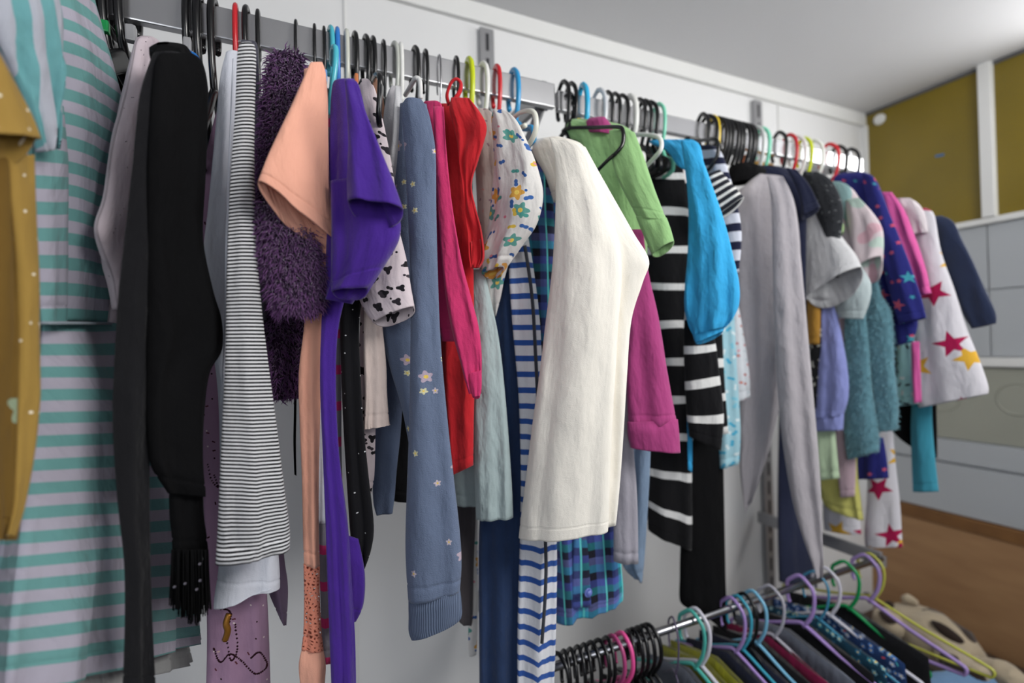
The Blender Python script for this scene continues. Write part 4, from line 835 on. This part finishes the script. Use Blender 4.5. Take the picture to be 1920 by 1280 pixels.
for px, c, lab, rr in hg2: H(px, lab, c, r=rr, w=.05, yaw=random.uniform(-.25, .1), hr=1.5)
for i, px in enumerate((1333, 1350, 1357, 1364, 1372, 1380, 1388, 1395, 1402, 1409)):
    H(px, ORD[i]+' black hook from the left in the packed row above the navy tee', BK, r=.0042, w=.04, yaw=random.uniform(-.2, .2), group='packed black hooks above the navy tee', hr=1.5, bar=False)
for px, c, lab in ((1424, 'cfd4d2', 'cloudy white hook right of the packed black row'), (1434, MT, 'pale mint hook right of the packed black row'), (1466, BK, 'black hook left of the small red one'), (1485, RD, 'small red hook near the bright rail reflections'), (1500, WH, 'white hook between the red and the lime one'),
                   (1513, LM, 'lime hook among the bright rail reflections'), (1532, WH, 'white hook right of the distant lime one'), (1560, RD, 'distant red hook above the star pyjama top'), (1577, BK, 'black hook, second from the far end'), (1600, BK, 'black hook at the far end above the star pyjama top')):
    H(px, lab, c, r=.0042, w=.04, yaw=random.uniform(-.2, .2), hr=1.5, bar=False)
# hanger ends that show outside the clothes
def bar_hanger(nm, lab, col, pts, r, hook_px=None):
    root = empty(nm, pts[0]); tag(root, lab, 'hanger')
    V, Fc = tube_data(smooth_pts(pts, 5), r, 8); meshobj('shoulders', [v-root.location for v in V], Fc, hm(col), root)
    return root
r = bar_hanger('trouser_hanger', 'black hanger end with an open loop sticking out over the green sweatshirt', BK, [onY(1055, 246, .86), onY(1066, 240, .84), onY(1110, 239, .78), (onY(1158, 238, .70)), onY(1168, 246, .685), onY(1168, 268, .685), onY(1158, 284, .69), onY(1140, 300, .71), onY(1120, 320, .74)], .0035)
V, Fc = tube_data(smooth_pts([onY(1066, 242, .84), onY(1076, 205, .862), onY(1072, 176, .85), onY(1062, 178, .86)], 4), .0035, 8); meshobj('hook', [v-r.location for v in V], Fc, hm(BK), r)
bar_hanger('white_hanger', 'white hanger end with an open loop over the black striped sweater', WH, [onY(1180, 254, .82), onY(1205, 252, .78), onY(1232, 256, .73), onY(1240, 266, .72), onY(1238, 282, .72), onY(1225, 298, .74), onY(1205, 318, .77), onY(1200, 324, .78)], .0042)
bar_hanger('black_hanger', 'black hanger end above the hooped tee right of the sky blue blouse', BK, [onY(1285, 262, .88), onY(1310, 264, .84), onY(1338, 260, .78), onY(1346, 268, .77), onY(1346, 288, .77), onY(1336, 308, .78), onY(1322, 324, .80)], .004)
bar_hanger('ivory_hanger', 'glossy ivory hanger end right of the flowered blouse', 'dcdcd0', [onY(962, 222, .82), onY(975, 212, .76), onY(992, 208, .70), onY(1003, 214, .685), onY(1005, 240, .685), onY(996, 264, .70), onY(978, 284, .73), onY(968, 280, .76), onY(970, 246, .77), onY(985, 235, .74)], .0042)
bar_hanger('glossy_hanger', 'glossy black hanger end beside the spotted shirt', BK, [onY(700, 150, .78), onY(704, 142, .70), onY(710, 140, .67), onY(713, 150, .66), onY(712, 180, .665), onY(710, 215, .67), onY(712, 235, .68), onY(718, 245, .70), onY(720, 262, .70)], .0038)
bar_hanger('turquoise_hanger', 'turquoise hanger end standing up between peach and violet tees', '4fb8c8', [onY(622, 120, .76), onY(623, 96, .70), onY(627, 88, .68), onY(630, 96, .675), onY(628, 130, .675), onY(622, 170, .68), onY(616, 215, .69)], .0036)
bar_hanger('frosted_hanger', 'frosted white hanger end left of the slate sweatshirt', 'd8d8d6', [onY(760, 178, .78), onY(768, 165, .75), onY(778, 148, .72), (onY(785, 148, .715)), onY(788, 160, .715), onY(788, 185, .72)], .0036)
for nm, lab, pts in (('broad_hanger', 'broad flat black hanger arm sloping down behind the striped dress shoulder', [onY(186, 44, .87), onY(205, 66, .885), onY(228, 98, .93), onY(246, 134, .975), onY(254, 170, 1.0)]),
                     ('shaped_hanger', 'curved black hanger arm just below the broad one by the striped dress', [onY(196, 78, .86), onY(214, 96, .89), onY(230, 124, .93), onY(240, 158, .96)])):
    r = empty(nm, pts[0]); tag(r, lab, 'hanger'); V, Fc = tube_data(smooth_pts(pts, 5), .011, 10, 1)
    meshobj('shoulders', [v-r.location for v in V], Fc, hm(BK), r)
# size markers clipped on stems
def marker(lab, col, px, py, P, w=.010, h=.020):
    c = onY(px, py, P); o = box('size_marker', (c.x-w/2, c.y-.006, c.z-h/2), (c.x+w/2, c.y+.006, c.z+h/2), hm(col), bevel=.002)
    tag(o, lab, 'size marker')
marker('green size marker clipped to the black hanger by the striped dress', '158a48', 190, 50, .845, .018, .016)
marker('frosted size marker left of the pale pink top', '9a9a9c', 246, 64, .835, .012, .022)
marker('frosted size marker above the blue knitted top', '9a9a9c', 352, 88, .845, .010, .024)
marker('pale blue size marker beside the turquoise hook', '6a98cc', 609, 144, .85, .007, .020)
marker('orange size marker under the black hook above the violet tee', 'c87848', 668, 150, .85, .006, .018)

# ---------------------------------------------------------------- lower rail
LR_ = (-.39, .877, .009)
def HL(px, lab, col=BK, **k):
    k.setdefault('w', .16); k.setdefault('drop', .07); k.setdefault('stem', .105 if px > 1250 else .085); k.setdefault('hr', 2.2 if px > 1250 else 1.6)
    x = onY(px, 1230-(px-1100)*.33, .8).x
    return hanger(x, lab, col, rail=LR_, **k), x
def skirt(x, name, lab, cat, mat, w=.13, h=.35, z0=.775, y0=-.39, near=.0, lean=0):
    """clothes clipped under a low hanger: a folded cloth hanging in the plane across the rail"""
    rnd = random.Random(int(x*1000)); V = []; UV = []; Fc = []; nu, nv = 40, 14
    for j in range(nv+1):
        fr = j/nv
        for i in range(nu):
            a = 2*PI*i/nu; c, s = math.cos(a), math.sin(a)
            yy = y0+near+c*(w+.02*fr)
            xx = x+lean*fr*.3+s*(.006+.012*min(1, fr*3))+math.sin(c*9+x*30)*.005*fr+noise.noise(Vector((x*9, yy*18, fr*2)))*.012*fr
            V.append((xx, yy, z0-h*fr-abs(c)*.035*(1-fr)+.004*math.sin(a*5)*(fr > .9))); UV.append((c*w+x, fr*h))
    for j in range(nv):
        for i in range(nu): Fc.append((j*nu+i, j*nu+(i+1) % nu, (j+1)*nu+(i+1) % nu, (j+1)*nu+i))
    Fc.append(tuple(range(nu))[::-1]); Fc.append(tuple(nv*nu+i for i in range(nu)))
    V = [Vector(v) for v in V]; org = Vector((x, y0, z0))
    o = meshobj(name, [v-org for v in V], Fc, mat, None, UV); o.location = org; tag(o, lab, cat); return o
for i, px in enumerate((1048, 1060, 1072, 1086, 1098, 1112, 1126, 1140)):
    HL(px, ORD[i]+' black hanger from the left in the bunch left of the pink ones', BK, r=.0045, w=.10, drop=.05, yaw=random.uniform(-.3, .2), group='bunched black hangers left of pink')
HL(1152, 'dusty pink hanger, left one of the pair on the low rail', 'b0487c', r=.0045, w=.12, yaw=.1)
HL(1168, 'bright pink hanger, right one of the pair on the low rail', 'e8589c', r=.0048, w=.12, yaw=.05)
for i, px in enumerate((1180, 1190, 1200, 1210, 1218)):
    HL(px, ORD[i]+' black hanger from the left in the bunch right of the pink ones', BK, r=.0045, w=.10, drop=.05, yaw=random.uniform(-.3, .2), group='bunched black hangers right of pink')
HL(1296, 'mint green hanger on the low rail in front of the white one', '4fb0a4', r=.0042, yaw=.15, w=.17)
HL(1306, 'white hanger on the low rail behind the mint green one', 'd0ccd8', r=.0045, yaw=.12, w=.18)
HL(1262, 'thin dark lilac wire hanger left of the mint green hanger', '5a5068', r=.002, yaw=-.4, w=.12, wire=True)
HL(1372, 'lilac hanger left of the twin blue hooks on the low rail', LV, r=.004, yaw=.1, w=.18)
HL(1384, 'turquoise hanger beside the lilac one on the low rail', '3fa0b8', r=.0036, yaw=.1, w=.18)
HL(1396, 'black hanger between two blue ones on the low rail', BK, r=.004, yaw=.0, w=.15)
HL(1412, 'light blue hanger right of a black one on the low rail', '7ab8d8', r=.004, yaw=.1, w=.16)
HL(1444, 'grey white hanger above the maroon skirt', 'b0aeb8', r=.0036, yaw=.18, w=.18)
HL(1500, 'lilac hanger above the grey tulle skirt', LV, r=.0046, yaw=.12, w=.19)
HL(1528, 'blue hanger beside the blue floral skirt', '3f88a8', r=.003, yaw=.15, w=.18)
HL(1548, 'long white hanger above the blue floral skirt', 'c8c6d0', r=.004, yaw=.2, w=.19)
HL(1584, 'green hanger at the end of the low rail', '158a4c', r=.0044, yaw=.12, w=.17)
HL(1622, 'lilac hanger nearest the end of the low rail', 'a088c0', r=.0046, yaw=.12, w=.20)
HL(1632, 'pale yellow hanger at the very end of the low rail', 'b8b850', r=.0034, yaw=.1, w=.24, drop=.06)
def sk(px, *a, **k):
    x = onY(px, 1230-(px-1100)*.33, .8).x; return skirt(x, *a, **k)
mk = fab('black crepe', '121216', .4); mg = fab('grey tulle', '5f6470', .3); mm = fab('maroon cotton', '6e1038', .3, .6)
my = fab('yellow green satin', '8a8a1c', .2, .9, .2, .1, rough=.5); mb = printed('blue floral cotton', '1c3560', [('flower', .016, .006, ['7aa0cc', '4f7ab8', 'a8b8d8'], .9), ('blob', .03, .004, ['c84a50', '3f9aa0'], .3)])
mtl = printed('teal floral cotton', '12384c', [('flower', .018, .006, ['3f8a9a', '2c6a8c', '7ab0c0'], .8)]); mn = fab('navy cotton', '1c2034', .5); mj = fab('faded denim', '5a7a9c', 1)
mpk = printed('black with pink dashes', '141418', [('blob', .022, .006, ['b03068', '3f9a8c'], .5)])
for px, nm, lab, cat, m, w in ((1056, 'leggings', 'black leggings clipped at the left of the low rail', 'leggings', mk, .11), (1080, 'patterned_leggings', 'black leggings with pink dashes on the low rail', 'leggings', mpk, .11), (1104, 'shorts', 'black shorts left of the pink hangers', 'shorts', mk, .11),
    (1134, 'patterned_skirt', 'black skirt with pink marks between the dark hangers', 'skirt', mpk, .11), (1188, 'patterned_shorts', 'dark shorts with small mint marks right of the pink hangers', 'shorts', printed('dark with mint marks', '15161a', [('blob', .03, .006, ['4fa88c', '9a9aa8'], .5)]), .12), (1214, 'plain_trousers', 'black trousers right of the bunched hangers', 'trousers', mk, .12),
    (1286, 'lilac_skirt', 'dull grey skirt left of the yellow-green one', 'skirt', mg, .13), (1318, 'satin_skirt', 'yellow-green satin skirt under the white hanger', 'skirt', my, .15), (1340, 'satin_shorts', 'yellow-green satin shorts under the lilac hanger', 'shorts', my, .15),
    (1366, 'navy_shorts', 'dark navy shorts below the black trousers', 'shorts', mn, .14), (1398, 'navy_skirt', 'navy skirt under the light blue hanger', 'skirt', mn, .15), (1424, 'black_skirt', 'black skirt left of the maroon one', 'skirt', mk, .15), (1444, 'maroon_skirt', 'maroon skirt under the grey white hanger', 'skirt', mm, .16),
    (1476, 'tulle_skirt_grey', 'grey tulle skirt right of the maroon one', 'skirt', mg, .16), (1508, 'black_shorts', 'black shorts under the second lilac hanger', 'shorts', mk, .16), (1530, 'teal_skirt', 'teal floral skirt beside the blue floral one', 'skirt', mtl, .16), (1556, 'floral_skirt', 'blue floral skirt under the long white hanger', 'skirt', mb, .17),
    (1590, 'black_pinafore', 'black pinafore under the green hanger', 'pinafore', mk, .18)):
    sk(px, nm, lab, cat, m, w=w-.01)

# ---------------------------------------------------------------- bench with the plush
M_bench = paint('dark board', '4a3a2e', .7)
r = empty('low_bench', (1.84, -.42, 0)); tag(r, 'low dark wooden bench in the corner under the plush', 'bench')
box('seat', (1.60, -1.1, .40), (2.05, -.03, .43), M_bench, r, .004)
for x in (1.63, 2.02):
    for y in (-1.07, -.07): box('leg', (x-.02, y-.02, 0), (x+.02, y+.02, .40), M_bench, r, .003)
n = NT('cow plush'); o_ = n.obj(); nz = n.noise(o_, 5.0, 2); m_ = n.math('GREATER_THAN', nz, .56)
M_cow = n.out(n.mix(m_, srgb('b5a68e'), srgb('33261f')), .95, 0, .3, n.bump(n.noise(o_, 220, 2), .6, .002))
def blob(name, pts, mat, parent, sub=3, rest=None):
    me = bpy.data.meshes.new(name); bm = bmesh.new(); vs = [bm.verts.new(p[:3]) for p in pts]
    for a, b in zip(vs, vs[1:]): bm.edges.new((a, b))
    bm.to_mesh(me); bm.free(); o = bpy.data.objects.new(name, me); COL.objects.link(o)
    m = o.modifiers.new('skin', 'SKIN')
    for i, p in enumerate(pts): me.skin_vertices[0].data[i].radius = (p[3], p[3]*(p[4] if len(p) > 4 else 1))
    me.skin_vertices[0].data[0].use_root = True
    s = o.modifiers.new('sub', 'SUBSURF'); s.levels = s.render_levels = sub
    t = bpy.data.textures.new(name, 'CLOUDS'); t.noise_scale = .06
    d = o.modifiers.new('disp', 'DISPLACE'); d.texture = t; d.strength = .022
    dg = bpy.context.evaluated_depsgraph_get(); me2 = bpy.data.meshes.new_from_object(o.evaluated_get(dg))
    bpy.data.objects.remove(o); me2.name = name; me2.materials.clear(); me2.materials.append(mat)
    me2.polygons.foreach_set('use_smooth', [True]*len(me2.polygons))
    o = bpy.data.objects.new(name, me2); COL.objects.link(o)
    if parent: o.parent = parent; o.location = -parent.location
    return o
cp = [onX(1672, 1152, 1.86), onX(1722, 1178, 1.84), onX(1778, 1216, 1.80), onX(1828, 1262, 1.76)]
r = empty('plush_cow', (cp[1].x, cp[1].y, .47)); tag(r, 'large cream plush cow with brown patches slumped on the bench', 'plush toy')
blob('body', [(*cp[0], .062), (*cp[1], .088), (*cp[2], .088), (*cp[3], .07)], M_cow, r)
hd = [onX(1652, 1150, 1.80), onX(1668, 1168, 1.77), onX(1690, 1196, 1.74)]
blob('head', [(*hd[0], .040), (*hd[1], .052), (*hd[2], .036)], M_cow, r)
M_patch = fab('dark brown plush', '2c211c', .9, .3)
def patch(px, py, X, rx, rz, nm='patch'):
    bm = bmesh.new(); bmesh.ops.create_icosphere(bm, subdivisions=3, radius=1)
    c = onX(px, py, X)
    for v in bm.verts: v.co = Vector((v.co.x*.02, v.co.y*rx*(1+.2*math.sin(v.co.z*4)), v.co.z*rz-v.co.y*rx*-.35))+c
    me = bpy.data.meshes.new(nm); bm.to_mesh(me); bm.free(); me.materials.append(M_patch); me.polygons.foreach_set('use_smooth', [True]*len(me.polygons))
    o = bpy.data.objects.new(nm, me); COL.objects.link(o); o.parent = r; o.location = -r.location
patch(1776, 1186, 1.765, .036, .016); patch(1668, 1136, 1.80, .012, .014, 'eye'); patch(1664, 1158, 1.735, .022, .010)
e0 = onX(1650, 1130, 1.80); e1 = onX(1690, 1126, 1.83)
blob('ear', [(*e0, .014), (e0.x-.01, e0.y+.03, e0.z+.012, .02), (e0.x-.01, e0.y+.055, e0.z, .01)], M_cow, r, 2)
blob('ear', [(*e1, .014), (e1.x, e1.y-.02, e1.z+.02, .02), (e1.x, e1.y-.05, e1.z+.01, .01)], M_cow, r, 2)
lg = [onX(1800, 1250, 1.66), onX(1850, 1275, 1.64)]
blob('leg', [(*cp[2], .05), (*lg[0], .034), (*lg[1], .028)], M_cow, r)
lg = [onX(1880, 1262, 1.74), onX(1915, 1280, 1.70)]
blob('leg', [(*cp[3], .05), (*lg[0], .034), (*lg[1], .028)], M_cow, r)
m_fd = fab('faded blue denim', '6d8db0', 1)
fj = onX(1800, 1290, 1.60)
for nm, lab, cat, c, m, rr in (('folded_jeans', 'faded blue denim folded on the bench below the plush cow', 'jeans', (fj.x, fj.y, fj.z-.01), m_fd, .06), ('soft_blanket', 'dark brown blanket heap on the bench beside the plush cow', 'blanket', (1.90, -.62, .46), fab('brown fleece', '4a3430', .9), .09), ('pink_scarf', 'pale pink scarf heap in the corner behind the green hanger', 'scarf', (1.66, -.08, .52), fab('dull pink', '9a7f88', .5), .06)):
    o = blob(nm, [(c[0]-.08, c[1]+.05, c[2], rr*.6), (c[0], c[1], c[2]+.01, rr*.75), (c[0]+.09, c[1]-.04, c[2], rr*.6)], m, None); tag(o, lab, cat)
